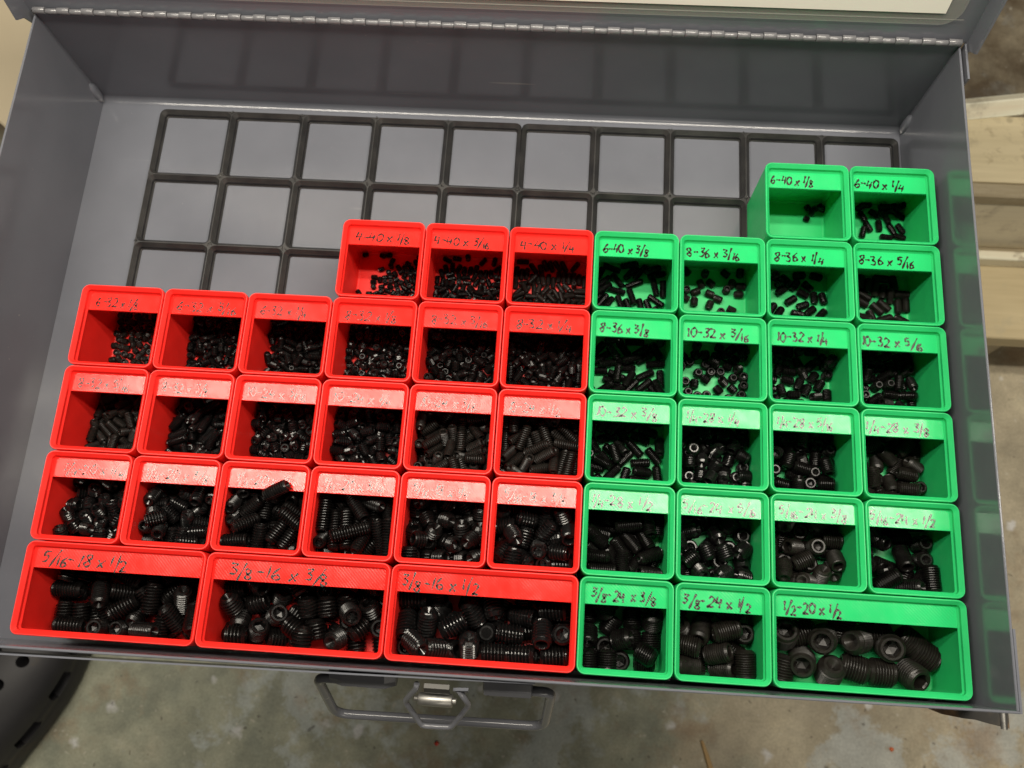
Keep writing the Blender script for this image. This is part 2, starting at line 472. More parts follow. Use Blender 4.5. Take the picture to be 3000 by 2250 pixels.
# ---------------------------------------------------------------- grid baseplates
G = 4.65
def baseplate(c0, c1, r1, label):
    b = MB()
    n = 5
    for c in range(c0, c1):
        for r in range(r1):
            x0, y0 = c * 42.0, r * 42.0
            rings = []
            for off, z, rad in ((2.85, 0.02, 1.15), (2.15, 0.70, 1.85), (2.15, 2.50, 1.85), (0.22, G, 3.8)):
                rings.append(rrect(x0 + off, x0 + 42 - off, y0 + off, y0 + 42 - off, rad, z, n))
            b.loft(list(reversed(rings)), True, smooth=False)
            top = rings[-1]
            base = len(b.v)
            b.v += top
            cor = [(x0 + 42, y0, G), (x0 + 42, y0 + 42, G), (x0, y0 + 42, G), (x0, y0, G)]
            cb = len(b.v)
            b.v += cor
            outer = [(c == c1 - 1 and r == 0), (c == c1 - 1 and r == r1 - 1), (c == c0 and r == r1 - 1), (c == c0 and r == 0)]
            for q in range(4):
                o = base + q * (n + 1)
                if not outer[q]:
                    for i in range(n): b.face((o + i + 1, o + i, cb + q))
                o2 = base + ((q + 1) % 4) * (n + 1)
                if not (outer[q] and outer[(q + 1) % 4]) or True:
                    b.face((o2, o + n, cb + q, cb + (q + 1) % 4) if not (outer[q] or outer[(q + 1) % 4]) else ((o2, o + n, cb + q, cb + (q + 1) % 4) if not outer[q] and not outer[(q + 1) % 4] else (o2, o + n, (cb + q) if not outer[q] else (o + n), (cb + (q + 1) % 4)) if not outer[(q + 1) % 4] else (o2, o + n, cb + q)))
    # skirt
    ring = lambda z: rrect(c0 * 42 + .05, c1 * 42 - .05, .05, r1 * 42 - .05, 3.6, z, n)
    b.loft([ring(0.02), ring(G - 0.02)], True, smooth=False)
    # printed knots where the ribs cross
    for c in range(c0, c1 + 1):
        for r in range(r1 + 1):
            if (c in (c0, c1)) and (r in (0, r1)): continue
            for q in range(3):
                a = rnd.uniform(0, 6.28)
                dx, dy = rnd.uniform(-1.1, 1.1), rnd.uniform(-1.1, 1.1)
                if c == c0: dx = abs(dx)
                if c == c1: dx = -abs(dx)
                if r == r1: dy = -abs(dy)
                if r == 0: dy = abs(dy)
                L = rnd.uniform(.4, 1.0)
                b.tube([(c * 42 + dx - L * math.cos(a), r * 42 + dy - L * math.sin(a), G + .02), (c * 42 + dx, r * 42 + dy, G + rnd.uniform(.12, .3)), (c * 42 + dx + L * math.cos(a), r * 42 + dy + L * math.sin(a), G + .02)], 0.2, 5)
    tag(b.build('grid_baseplate', M_base), label, 'baseplate', 'printed grid baseplates in the case')
baseplate(0, 5, 7, 'black open grid baseplate in the case, mostly under the red bins')
baseplate(5, 10, 7, 'black open grid baseplate in the case, mostly under the green bins')

# ---------------------------------------------------------------- bins
ZF, ZL, HB = 7.3, 40.6, 45.0
def bin_meshes(w, colour):
    X = 42.0 * w
    b = MB()
    prof = [(2.9, 0.45), (2.2, 1.15), (2.2, 2.95), (0.25, 5.0), (0.25, 44.55), (0.55, HB), (0.85, HB), (2.35, 43.2), (2.35, 41.5), (2.95, ZL + .05), (2.95, ZL - .25), (1.45, 38.9), (1.45, 8.6), (1.75, 7.75), (2.6, ZF)]
    rings = [rrect(o, X - o, o, 42 - o, max(0.5, 4.0 - o), z, 6) for o, z in prof]
    nr = len(rings[0])
    b.loft(rings, True, True, True, False)
    me_body = b.build('bin_body', M_red if colour == 'red' else M_green)
    # round the corners, keep the steps crisp
    me_body.data.polygons.foreach_set('use_smooth', [False] * len(me_body.data.polygons))
    s = MB()
    sec = [(30.0, ZL - 1.3), (30.0, ZL - .15), (30.15, ZL), (40.5, ZL), (40.5, 28.9)]
    s.loft([[(x, y, z) for y, z in sec] for x in (1.5, X - 1.5)], True, True, True, False)
    me_shelf = s.build('label_shelf', M_redl if colour == 'red' else M_greenl)
    out = (me_body.data, me_shelf.data)
    for o in (me_body, me_shelf): bpy.data.objects.remove(o)
    return out

# --- handwriting: pen strokes
GL = {
 '0': [[(.30, 1), (.06, .75), (.04, .3), (.26, 0), (.5, .3), (.5, .75), (.32, 1.0), (.2, .96)]],
 '1': [[(.22, 1), (.18, .5), (.14, 0)]],
 '2': [[(.04, .8), (.22, 1), (.46, .85), (.38, .5), (.04, .03), (.1, .05), (.56, .04)]],
 '3': [[(.06, .96), (.3, 1), (.46, .9), (.2, .58), (.24, .57), (.48, .38), (.34, .04), (.02, .08)]],
 '4': [[(.14, 1), (.03, .42), (.08, .42), (.54, .48)], [(.44, .86), (.40, .4), (.37, -.05)]],
 '5': [[(.12, .98), (.06, .58), (.1, .58), (.36, .62), (.48, .32), (.3, .02), (.02, .06)], [(.12, .97), (.54, 1.02)]],
 '6': [[(.42, 1.02), (.14, .6), (.05, .25), (.22, 0), (.46, .18), (.40, .42), (.22, .44), (.08, .28)]],
 '8': [[(.46, .88), (.26, 1), (.08, .8), (.26, .52), (.46, .24), (.26, 0), (.05, .2), (.28, .52), (.44, .74), (.42, .92)]],
 '-': [[(.02, .50), (.22, .52), (.46, .47)]],
 'x': [[(.04, .62), (.24, .3), (.44, .0)], [(.46, .66), (.24, .32), (.02, -.04)]],
 '/': [[(.40, 1.22), (.2, .5), (.0, -.28)]],
}
ADV = {'1': .34, '-': .56, '/': .40, ' ': .34, 'x': .56}
def strokes(text, seed):
    r = random.Random(seed)
    out, x = [], 0.0
    toks = list(text)
    for i, ch in enumerate(toks):
        if ch == ' ':
            x += ADV[' ']; continue
        dy = 0.0
        sc = 1.0
        if ch.isdigit():                      # numerator up, denominator down
            j = i
            while j + 1 < len(toks) and toks[j + 1].isdigit(): j += 1
            k = i
            while k - 1 >= 0 and toks[k - 1].isdigit(): k -= 1
            if j + 1 < len(toks) and toks[j + 1] == '/': dy, sc = .22, .86
            elif k - 1 >= 0 and toks[k - 1] == '/': dy, sc = -.2, .84
        jx, jy, sl = r.uniform(-.06, .06), r.uniform(-.09, .09), r.uniform(-.08, .20)
        for st_ in GL[ch]:
            pts = [(x + jx + sc * px + sl * py * sc + r.uniform(-.03, .03), dy + jy + sc * py + r.uniform(-.035, .035)) for px, py in st_]
            out.append(pts)
        x += ADV.get(ch, .62) * (sc if ch.isdigit() else 1)
    return out, x
def smooth_line(p, n=6):
    q = [p[0]] + p + [p[-1]]
    out = []
    for i in range(1, len(q) - 2):
        p0, p1, p2, p3 = q[i - 1:i + 3]
        for k in range(n):
            t = k / n
            out.append(tuple(0.5 * (2 * p1[a] + (p2[a] - p0[a]) * t + (2 * p0[a] - 5 * p1[a] + 4 * p2[a] - p3[a]) * t * t + (-p0[a] + 3 * p1[a] - 3 * p2[a] + p3[a]) * t ** 3) for a in (0, 1)))
    out.append(p[-1])
    return out
def writing(text, x0, x1, y0, hgt, width, seed, slope):
    st_, wid = strokes(text, seed)
    b = MB()
    sx = (x1 - x0) / wid
    r = random.Random(seed + 99)
    for si, p in enumerate(st_):
        p = [(x0 + a * sx, y0 + c * hgt + slope * a * sx) for a, c in p]
        p = smooth_line(p)
        z = ZL + 0.05 + 0.006 * (si % 5)
        base = len(b.v)
        for i, (a, c) in enumerate(p):
            q0, q1 = p[max(i - 1, 0)], p[min(i + 1, len(p) - 1)]
            dx, dy = q1[0] - q0[0], q1[1] - q0[1]
            L = math.hypot(dx, dy) or 1
            hw = width / 2 * (0.8 + 0.35 * math.sin(i * .7 + si)) * (0.7 if i in (0, len(p) - 1) else 1)
            b.v += [(a - dy / L * hw, c + dx / L * hw, z), (a + dy / L * hw, c - dx / L * hw, z)]
        for i in range(len(p) - 1):
            o = base + 2 * i
            b.face((o + 1, o + 3, o + 2, o))
    return b

BINS = [
 (8, 5, 1, '6-40 x 1/8', 0.03, 0.62, 'nearly empty'),
 (9, 5, 1, '6-40 x 1/4', 0.02, 0.7, 'loosely filled'),
 (3, 4, 1, '4-40 x 1/8', 0.08, 0.87, 'heaped to one side'),
 (4, 4, 1, '4-40 x 3/16', 0.03, 0.82, 'well filled'),
 (5, 4, 1, '4-40 x 1/4', 0.08, 0.82, 'well filled'),
 (6, 4, 1, '6-40 x 3/8', 0.05, 0.68, 'loosely filled'),
 (7, 4, 1, '8-36 x 3/16', 0.04, 0.75, 'loosely filled'),
 (8, 4, 1, '8-36 x 1/4', 0.05, 0.72, 'loosely filled'),
 (9, 4, 1, '8-36 x 5/16', 0.03, 0.78, 'well filled'),
 (0, 3, 1, '6-32 x 1/8', 0.1, 0.7, 'well filled'),
 (1, 3, 1, '6-32 x 3/16', 0.07, 0.9, 'well filled'),
 (2, 3, 1, '6-32 x 1/4', 0.07, 0.72, 'well filled'),
 (3, 3, 1, '8-32 x 1/8', 0.08, 0.8, 'well filled'),
 (4, 3, 1, '8-32 x 3/16', 0.1, 0.87, 'well filled'),
 (5, 3, 1, '8-32 x 1/4', 0.08, 0.83, 'well filled'),
 (6, 3, 1, '8-36 x 3/8', 0.05, 0.7, 'well filled'),
 (7, 3, 1, '10-32 x 3/16', 0.04, 0.87, 'well filled'),
 (8, 3, 1, '10-32 x 1/4', 0.07, 0.75, 'well filled'),
 (9, 3, 1, '10-32 x 5/16', 0.02, 0.82, 'well filled'),
 (0, 2, 1, '8-32 x 5/16', 0.08, 0.78, 'well filled'),
 (1, 2, 1, '8-32 x 3/8', 0.07, 0.7, 'well filled'),
 (2, 2, 1, '10-24 x 3/16', 0.05, 0.88, 'well filled'),
 (3, 2, 1, '10-24 x 1/4', 0.06, 0.85, 'well filled'),
 (4, 2, 1, '10-24 x 3/8', 0.06, 0.8, 'well filled'),
 (5, 2, 1, '10-24 x 1/2', 0.05, 0.75, 'well filled'),
 (6, 2, 1, '10-32 x 3/8', 0.03, 0.85, 'well filled'),
 (7, 2, 1, '1/4-28 x 1/4', 0.05, 0.73, 'well filled'),
 (8, 2, 1, '1/4-28 x 5/16', 0.05, 0.77, 'well filled'),
 (9, 2, 1, '1/4-28 x 3/8', 0.02, 0.83, 'loosely filled'),
 (0, 1, 1, '1/4-20 x 1/4', 0.13, 0.93, 'well filled'),
 (1, 1, 1, '1/4-20 x 3/8', 0.07, 0.9, 'well filled'),
 (2, 1, 1, '1/4-20 x 1/2', 0.1, 0.85, 'one up on the label'),
 (3, 1, 1, '1/4-20 x 3/4', 0.07, 0.85, 'well filled'),
 (4, 1, 1, '5/16-18 x 1/4', 0.07, 0.8, 'well filled'),
 (5, 1, 1, '5/16-18 x 3/8', 0.08, 0.88, 'well filled'),
 (6, 1, 1, '1/4-28 x 1/2', 0.02, 0.8, 'well filled'),
 (7, 1, 1, '5/16-24 x 5/16', 0.02, 0.95, 'loosely filled'),
 (8, 1, 1, '5/16-24 x 3/8', 0.06, 0.9, 'loosely filled'),
 (9, 1, 1, '5/16-24 x 1/2', 0.02, 0.82, 'loosely filled'),
 (0, 0, 2, '5/16-18 x 1/2', 0.04, 0.56, 'well filled'),
 (2, 0, 2, '3/8-16 x 3/8', 0.08, 0.68, 'well filled'),
 (4, 0, 2, '3/8-16 x 1/2', 0.02, 0.47, 'well filled'),
 (6, 0, 1, '3/8-24 x 3/8', 0.07, 0.87, 'loosely filled'),
 (7, 0, 1, '3/8-24 x 1/2', 0.03, 0.87, 'loosely filled'),
 (8, 0, 2, '1/2-20 x 1/2', 0.04, 0.37, 'the largest ones'),
]
WORN = {'6-32 x 1/8', '6-32 x 3/16', '6-32 x 1/4', '8-32 x 1/8', '8-32 x 3/16', '8-32 x 5/16', '8-32 x 3/8', '10-24 x 3/16', '10-24 x 1/4', '10-24 x 3/8', '10-24 x 1/2', '1/4-20 x 1/4', '1/4-20 x 3/8', '1/4-20 x 1/2', '1/4-20 x 3/4', '5/16-18 x 1/4', '5/16-18 x 3/8', '1/4-28 x 1/4', '1/4-28 x 5/16', '5/16-24 x 3/8', '5/16-24 x 1/2', '5/16-24 x 5/16', '3/8-24 x 3/8'}
cache = {}
LONG = {'1/8': 'eighth inch', '3/16': 'three sixteenth', '1/4': 'quarter inch', '5/16': 'five sixteenth', '3/8': 'three eighth', '1/2': 'half inch', '3/4': 'three quarter'}
for bi, (c, r, w, text, f0, f1, fill) in enumerate(BINS):
    colour = 'red' if c < 6 else 'green'
    if (w, colour) not in cache: cache[(w, colour)] = bin_meshes(w, colour)
    body, shelf = cache[(w, colour)]
    e = empty(('wide_' if w == 2 else '') + colour + '_bin', (c * 42, r * 42, 0),
              f"{'wide ' if w == 2 else ''}{colour} bin handwritten {text}, {LONG[text.split(' x ')[1]]} screws, {fill}", 'storage bin', 'red and green bins in the steel case')
    ob = bpy.data.objects.new('bin_body', body)
    sh = bpy.data.objects.new('label_shelf', shelf)
    for o, p in ((ob, e), (sh, e)):
        C.objects.link(o)
        o.parent = p
    W = 42 * w - 5.9
    x0, x1 = 2.95 + W * f0, 2.95 + W * f1
    big = w == 2
    wr = writing(text, x0, x1, 32.1 if not (big and colour == 'red') else 31.9, 5.5 if big and colour == 'red' else 4.5, 0.98 if colour == 'green' or big else 0.86, bi * 7 + 3, -0.012)
    wr.build('handwriting', M_ink[(colour, 1 if text in WORN else 0)], sh)

# ---------------------------------------------------------------- set screws
def screw_arrays(d, p, L, n, hires):
    """verts and three face lists (thread body, hex socket, cup point); socket end at +z, centred on the origin"""
    R = d / 2
    dep = 0.55 * p
    V = []
    body, hexf, cup = [], [], []
    rows = [(0.0, 0), (0.22, 0), (0.61, 1)]
    zs = []
    k = -1
    while k * p < L + p:
        for ph, low in rows: zs.append(((k + ph) * p, low))
        k += 1
    per = len(rows)
    ch = min(0.18 * d, 0.22 * L)
    grid = []
    for z0, low in zs:
        row = []
        for j in range(n + 1):
            z = min(max(z0 + p * j / n, 0.0), L)
            rr = R - dep * low
            rr = min(rr, R - max(0.0, ch - z) * 0.9, R - max(0.0, ch * 0.75 - (L - z)) * 0.8)
            a = 2 * math.pi * j / n
            row.append((rr * math.cos(a), rr * math.sin(a), z - L / 2))
        grid.append(row)
    for row in grid: V += row[:n]
    m = len(grid)
    for i in range(m - 1):
        for j in range(n):
            if j < n - 1: q = (i * n + j, i * n + j + 1, (i + 1) * n + j + 1, (i + 1) * n + j)
            else:
                if i + 1 + per > m - 1: continue
                q = (i * n + j, (i + per) * n, (i + 1 + per) * n, (i + 1) * n + j)
            z = [V[t][2] for t in q]
            if max(z) - min(z) < 1e-4: continue
            body.append(q)
    # ends
    def ring(rf, z):
        b = len(V)
        for j in range(n):
            a = 2 * math.pi * j / n
            rr = rf(a)
            V.append((rr * math.cos(a), rr * math.sin(a), z))
        return b
    def conn(f, a, b_, flip=False):
        for j in range(n):
            k2 = (j + 1) % n
            f.append((a + j, a + k2, b_ + k2, b_ + j) if not flip else (a + k2, a + j, b_ + j, b_ + k2))
    af = 0.25 * d
    hx = lambda a: af / math.cos(((a + math.pi / 6) % (math.pi / 3)) - math.pi / 6)
    top = L / 2
    rt = R - ch * 0.75 * 0.8
    a0 = ring(lambda a: rt, top)
    a0b = ring(lambda a: R - dep - 0.02 * d if False else rt, top - ch * 0.02)
    a1 = ring(lambda a: af * 1.22, top)
    a2 = ring(hx, top - 0.06 * d)
    conn(body, a0, a1)
    conn(body, a1, a2)
    a3 = ring(hx, top - min(0.5 * d, 0.5 * L))
    cpt = len(V)
    V.append((0, 0, top - min(0.5 * d, 0.5 * L) - 0.08 * d))
    conn(hexf, a2, a3)
    for j in range(n): hexf.append((a3 + j, a3 + (j + 1) % n, cpt))
    rb = R - ch * 0.9
    b0 = ring(lambda a: rb, -top)
    b1 = ring(lambda a: rb * 0.74, -top)
    b2 = len(V)
    V.append((0, 0, -top + min(0.26 * d, 0.3 * L)))
    conn(body, b0, b1, True)
    for j in range(n): cup.append((b1 + (j + 1) % n, b1 + j, b2))
    return V, body, hexf, cup

def sub_mesh(name, V, faces, mat):
    used = sorted({i for f in faces for i in f})
    mp = {o: i for i, o in enumerate(used)}
    me = bpy.data.meshes.new(name)
    me.from_pydata([(V[i][0] * K, V[i][1] * K, V[i][2] * K) for i in used], [], [tuple(mp[i] for i in f) for f in faces])
    me.materials.append(mat)
    me.update()
    return me

SCREW = [(3.505, 0.635, 3.175, 0),(3.505, 0.635, 6.35, 0),(2.845, 0.635, 3.175, 0),(2.845, 0.635, 4.763, 0),(2.845, 0.635, 6.35, 2),(3.505, 0.635, 9.525, 0),(4.166, 0.706, 4.763, 2),(4.166, 0.706, 6.35, 0),(4.166, 0.706, 7.938, 2),(3.505, 0.794, 3.175, 2),(3.505, 0.794, 4.763, 0),(3.505, 0.794, 6.35, 0),(4.166, 0.794, 3.175, 1),(4.166, 0.794, 4.763, 0),(4.166, 0.794, 6.35, 0),(4.166, 0.706, 9.525, 0),(4.826, 0.794, 4.763, 0),(4.826, 0.794, 6.35, 0),(4.826, 0.794, 7.938, 0),(4.166, 0.794, 7.938, 2),(4.166, 0.794, 9.525, 1),(4.826, 1.058, 4.763, 1),(4.826, 1.058, 6.35, 1),(4.826, 1.058, 9.525, 2),(4.826, 1.058, 12.7, 2),(4.826, 0.794, 9.525, 0),(6.35, 0.907, 6.35, 1),(6.35, 0.907, 7.938, 0),(6.35, 0.907, 9.525, 2),(6.35, 1.27, 6.35, 1),(6.35, 1.27, 9.525, 1),(6.35, 1.27, 12.7, 0),(6.35, 1.27, 19.05, 0),(7.94, 1.411, 7.0, 0),(7.94, 1.411, 9.525, 1),(6.35, 0.907, 12.7, 0),(7.94, 1.058, 7.938, 1),(7.94, 1.058, 9.525, 2),(7.94, 1.058, 12.7, 0),(7.94, 1.411, 14.0, 0),(9.525, 1.587, 9.525, 0),(9.525, 1.587, 12.7, 1),(9.525, 1.058, 9.525, 0),(9.525, 1.058, 12.7, 2),(12.7, 1.27, 12.7, 2)]      # thread diameter, pitch, length (mm) and finish for each bin
poses = []                     # every screw: bin, place (tenths of a millimetre), heading and rise of its axis (degrees)
for row in [
[0,3676,2464,91,-53,6,3713,2457,92,18,0,3757,2459,91,78,12,3669,2397,91,-21,0,3734,2457,120,35,12,3697,2434,91,72,6],
[1,3985,2493,91,15,0,3963,2486,91,37,0,3967,2426,91,-60,0,3994,2367,91,-63,0,4051,2375,91,-87,0,4116,2360,91,-60,0,4164,2362,91,
 -56,0,3966,2333,91,78,9,4073,2473,122,0,6,4030,2445,91,-37,0,4064,2453,91,53,0,4104,2463,91,24,0,4162,2481,120,30,11,4143,2457,
 91,-45,0,4180,2431,91,-35,0,4092,2421,91,-69,6,4129,2484,91,72,0,4086,2309,91,-6,0,4155,2315,91,-18,0],
[2,1543,1919,87,-60,0,1536,1747,89,0,-90,1426,1939,87,-170,0,1543,2024,87,138,0,1528,1855,89,106,-90,1593,1864,87,-25,0,1590,1902,87,
 -92,0,1619,1744,87,80,0,1652,1770,87,90,0,1640,1940,87,31,0,1443,1968,89,0,90,1637,1803,87,158,0,1400,2065,87,162,0,1455,1737,
 89,0,90,1460,1795,87,-22,0,1492,1896,87,111,0,1511,1762,87,-24,0,1476,1852,87,55,0,1625,1995,87,-123,0,1361,1743,87,-159,0,1413,
 1857,89,0,90,1594,1788,89,88,-90,1366,1911,87,-178,0,1553,1833,87,-78,0,1564,1995,87,-66,0,1564,1748,87,88,0,1652,1877,87,-90,0,
 1401,1986,87,-157,0,1558,1865,87,177,0,1616,1922,89,0,-90,1515,1913,89,0,-90,1367,1939,87,0,0,1650,1708,87,0,0,1427,1798,87,-87,
 0,1412,1885,87,12,0,1593,1942,87,-60,0,1607,1814,87,-24,0,1504,1731,87,56,0,1503,1869,89,0,90,1620,1778,87,68,0,1426,1746,87,
 -12,0,1499,1805,87,68,0,1477,1961,87,119,0,1568,1930,87,-61,0,1454,1765,89,0,-89,1587,1783,118,22,0,1460,1887,87,159,0,1408,1826,
 89,0,90,1650,1972,87,0,0,1488,1929,87,-147,0,1529,1951,87,-119,0,1652,1908,87,90,0,1646,1829,87,-22,0,1529,1710,87,-90,0,1619,
 1712,87,81,0,1584,2035,87,-60,0,1582,1833,92,71,-42,1473,1819,87,158,0,1399,1925,87,-81,0,1624,1876,92,116,-41,1440,1830,87,-37,0,
 1447,1708,87,-180,0,1531,1888,87,132,0,1586,1972,89,128,90,1481,1746,89,180,90,1493,1999,87,125,0,1386,1845,87,-147,0,1563,1786,87,-13,
 0,1635,1772,108,79,7,1562,1895,89,0,90,1293,1845,87,124,0,1456,2037,87,69,0,1459,1916,89,180,-89,1541,1874,114,141,0,1600,2067,87,
 35,0,1306,2066,87,16,0,1616,1842,87,66,0,1541,1979,89,0,-89,1590,1720,87,-12,0,1445,1863,87,154,0,1392,1762,87,101,0,1593,1912,
 114,-73,0,1509,1975,87,-145,0,1350,1843,87,-177,0,1451,2008,89,180,90,1598,1879,109,7,-17,1484,1776,87,68,0,1617,1960,87,-58,0,1556,
 1711,99,-161,43,1647,1850,106,166,7,1430,1912,89,180,-89,1383,1716,87,-179,0,1648,1739,87,-10,0,1561,1960,89,0,90,1435,2070,87,-177,0,
 1592,1753,87,85,0,1526,2002,89,0,90,1502,1840,89,0,90,1369,1882,89,0,90,1456,1943,89,0,90,1633,1901,107,-124,-30,1528,1821,87,102,
 0,1598,2005,87,50,0,1531,1786,87,-112,0,1340,1785,87,87,0],
[3,1940,1900,87,-97,0,1738,1931,87,-101,0,1826,1867,87,96,0,1866,1795,87,119,0,2022,1962,97,0,90,1828,1924,97,0,90,1757,1708,87,
 0,0,1888,1831,97,110,-90,1959,1778,87,106,0,1810,1805,97,115,90,1860,1962,87,-172,0,2009,1899,87,-176,0,2035,1720,87,-55,0,1756,1866,
 87,43,0,2014,1839,87,-128,0,1735,1795,87,-89,0,1919,1719,87,-90,0,1834,1708,87,0,0,2060,1860,87,-37,0,1954,1936,97,0,90,2058,
 1973,87,-165,0,1948,1831,97,56,43,1752,2059,87,156,0,1778,1744,97,-8,90,1987,1721,87,63,0,1884,1869,87,131,0,1801,1898,87,42,0,
 2062,1788,87,180,0,1835,1794,97,0,90,1804,2068,87,-7,0,1772,1806,87,-179,0,1882,1708,87,180,0,1985,1937,87,-67,0,1718,1740,87,-180,
 0,1881,2002,87,-97,0,1946,2057,87,54,0,1922,1764,87,-17,0,1985,1787,87,-74,0,1850,1894,94,-98,23,2011,1708,97,69,-89,2061,1896,87,
 173,0,1974,1835,87,-88,0,1720,1897,87,169,0,1708,1786,87,90,0,1920,1934,87,57,0,1813,1743,87,-130,0,1933,1859,87,176,0,1784,1951,
 87,-163,0,1953,1738,96,9,-35,1858,1845,87,100,0,1791,1778,87,-2,0,1883,1762,98,42,50,1781,1850,87,50,0,2040,1828,87,52,0,2072,
 2047,87,90,0,1708,1940,87,-90,0,2012,1789,87,106,0,1965,1985,87,92,0,1822,1961,87,98,0,1756,1760,97,0,90,1868,1931,87,175,0,
 2026,1935,87,21,0,1889,1803,99,171,54,1970,1786,114,-166,0,2072,1719,87,90,0,1967,1893,91,91,14,1819,1729,112,-21,-9,1721,1834,87,-138,
 0,1810,1886,110,-119,-12,2072,1864,112,90,-16,1892,1882,109,-50,1,1817,2011,87,68,0,2021,1803,111,-63,-7,1835,1824,98,-24,45,1912,2012,87,
 -101,0,2007,2060,87,-101,0,1748,1793,111,156,16,1956,1711,102,11,47,1761,1916,96,101,34,2072,1762,98,90,84,1884,1729,105,33,-28,2034,1721,
 114,-57,0,1994,1988,87,-84,0,1928,1789,99,-81,52,1900,1895,87,129,0,1760,1721,111,-56,26,1849,2000,87,-93,0,1757,1846,109,-133,-2,1795,
 1768,112,-14,-6,1851,1855,114,8,0,1728,1981,87,-68,0,2036,1918,107,4,-12,1708,1859,97,90,-41,1796,1708,97,-131,90,1918,1741,114,94,0,
 2030,1880,105,19,23,1993,1873,98,133,49,1852,1773,104,33,39,1938,1983,87,-88,0,2047,1751,97,125,-40,2059,2003,87,-160,0,1718,1753,111,46,
 -20,1997,1754,106,176,13,1783,2019,87,90,0,1788,1915,104,-116,25,1781,1812,115,-79,29,2028,2020,87,-139,0,1904,1963,87,65,0,1915,1822,98,
 -94,45,1775,1976,87,-163,0,1854,1742,98,-147,-50,1811,1838,109,140,-45,1990,1834,109,-109,12,1718,1715,98,-151,-48,2066,1936,87,108,0,1864,2071,
 97,0,90,1836,1763,123,66,33,2060,1814,98,26,-37,1940,1870,111,-7,1,1749,2007,87,-71,0,1742,1877,108,27,9],
[4,2279,1763,98,-174,26,2193,1727,87,-86,0,2187,1905,87,-122,0,2244,1973,87,102,0,2382,1757,87,-98,0,2383,1987,87,92,0,2492,1969,87,
 90,0,2305,1889,87,51,0,2331,1834,87,-129,0,2189,1798,87,147,0,2492,1820,105,37,-90,2473,1738,87,2,0,2260,1834,87,-37,0,2130,2007,
 87,87,0,2410,1898,87,37,0,2309,1794,87,-39,0,2346,2053,87,124,0,2351,1727,87,82,0,2460,1792,87,-178,0,2286,1909,87,51,0,2147,
 1853,87,37,0,2238,1738,87,4,0,2184,1773,99,-12,30,2439,2051,87,53,0,2473,1859,87,177,0,2370,1876,87,127,0,2175,1948,87,13,0,
 2474,1708,87,180,0,2316,1859,87,-129,0,2244,1776,87,-155,0,2410,1723,87,36,0,2209,1856,87,-71,0,2260,1712,87,-171,0,2405,1798,100,-21,
 31,2259,2025,87,106,0,2355,1989,87,-88,0,2438,1941,105,0,-90,2468,1834,101,-131,-36,2203,1726,112,-54,-17,2144,1896,87,49,0,2144,1818,94,
 -133,-16,2229,1904,87,94,0,2408,1845,87,30,0,2406,1740,114,-9,0,2271,1857,99,132,-27,2380,2052,87,-63,0,2347,1882,110,123,2,2473,1886,
 87,-3,0,2473,1765,87,2,0,2339,1762,108,34,30,2217,1968,87,-78,0,2148,1721,87,150,0,2328,1956,87,-91,0,2192,1830,97,-57,24,2241,
 1728,114,-80,0,2354,1794,87,-85,0,2217,1961,114,51,0,2160,2069,87,-180,0,2434,1832,100,-128,-31,2472,1919,87,8,0,2369,1925,87,-56,0,
 2410,1767,101,171,37,2237,1821,102,65,40,2301,1972,87,89,0,2153,1770,113,-50,22,2472,1732,113,-15,-3,2303,1727,100,-72,-32,2148,1870,111,-154,
 -6,2324,1858,114,135,0,2410,1984,87,92,0,2291,1708,125,0,25,2185,2001,87,85,0,2411,1875,106,18,-15,2465,1980,87,-89,0,2468,1800,113,
 158,-4,2368,1819,108,-90,3,2214,1863,113,-177,8,2277,1798,109,144,-6,2357,1708,118,0,-48,2281,2052,87,-68,0,2147,1754,91,145,-9,2374,1861,
 133,-71,-4,2253,1909,99,79,-28,2128,1943,87,-90,0,2230,1777,121,-132,29,2446,1708,115,180,-25,2437,1987,87,92,0,2473,1903,108,3,-3,2404,
 1828,119,-118,10,2159,1804,118,-18,-9,2218,2034,87,-54,0,2179,1909,113,-64,10,2469,1762,114,-15,0,2131,1727,114,-84,-2,2319,1806,114,-77,0,
 2157,1996,87,-94,0,2312,2048,87,-68,0,2401,1926,101,124,-35,2324,1728,118,102,26,2274,1961,95,102,-19],
[5,2786,2040,90,50,0,2569,2011,90,65,0,2757,1971,90,-156,0,2850,2052,102,25,-17,2873,2026,90,-165,0,2636,2055,90,160,0,2668,1986,90,
 -51,0,2726,2069,109,0,30,2594,1973,98,-136,11,2737,2034,90,50,0,2755,1744,90,96,0,2837,1840,90,113,0,2619,1850,90,53,0,2674,1788,
 90,109,0,2858,1758,90,-35,0,2730,1839,90,113,0,2872,1881,90,-34,0,2589,1866,90,-127,0,2722,1743,90,96,0,2888,1804,90,113,0,2664,
 1929,90,165,0,2794,1841,90,104,0,2609,1782,90,53,0,2908,1947,90,91,0,2575,1901,90,-127,0,2789,1743,90,96,0,2745,1895,95,108,-7,
 2865,1957,90,-76,0,2594,1924,123,38,0,2686,1857,90,-69,0,2659,1712,90,180,0,2834,1738,103,-47,-19],
[6,3106,1987,93,113,0,3030,2057,93,-47,0,3128,2048,97,0,-89,3267,1996,93,72,0,3158,1995,93,143,0,2994,2035,93,-49,0,3312,2060,93,
 83,0,3314,1985,93,0,0,3235,2053,93,-37,0,3078,1941,93,24,0,3195,1908,93,159,0,3153,1935,93,158,0,3304,1939,93,-179,0,3280,1757,
 93,178,0,2974,1933,93,90,0,3153,1776,97,0,90,3068,1769,93,154,0,3176,1715,93,-180,0,3255,1808,97,180,90,3025,1905,93,155,0,3239,
 1958,97,0,90,3029,1948,97,0,90,3121,1726,93,-147,0,3152,1871,93,70,0,3266,1850,93,155,0,3038,1716,97,0,-89,3228,1777,93,139,0,
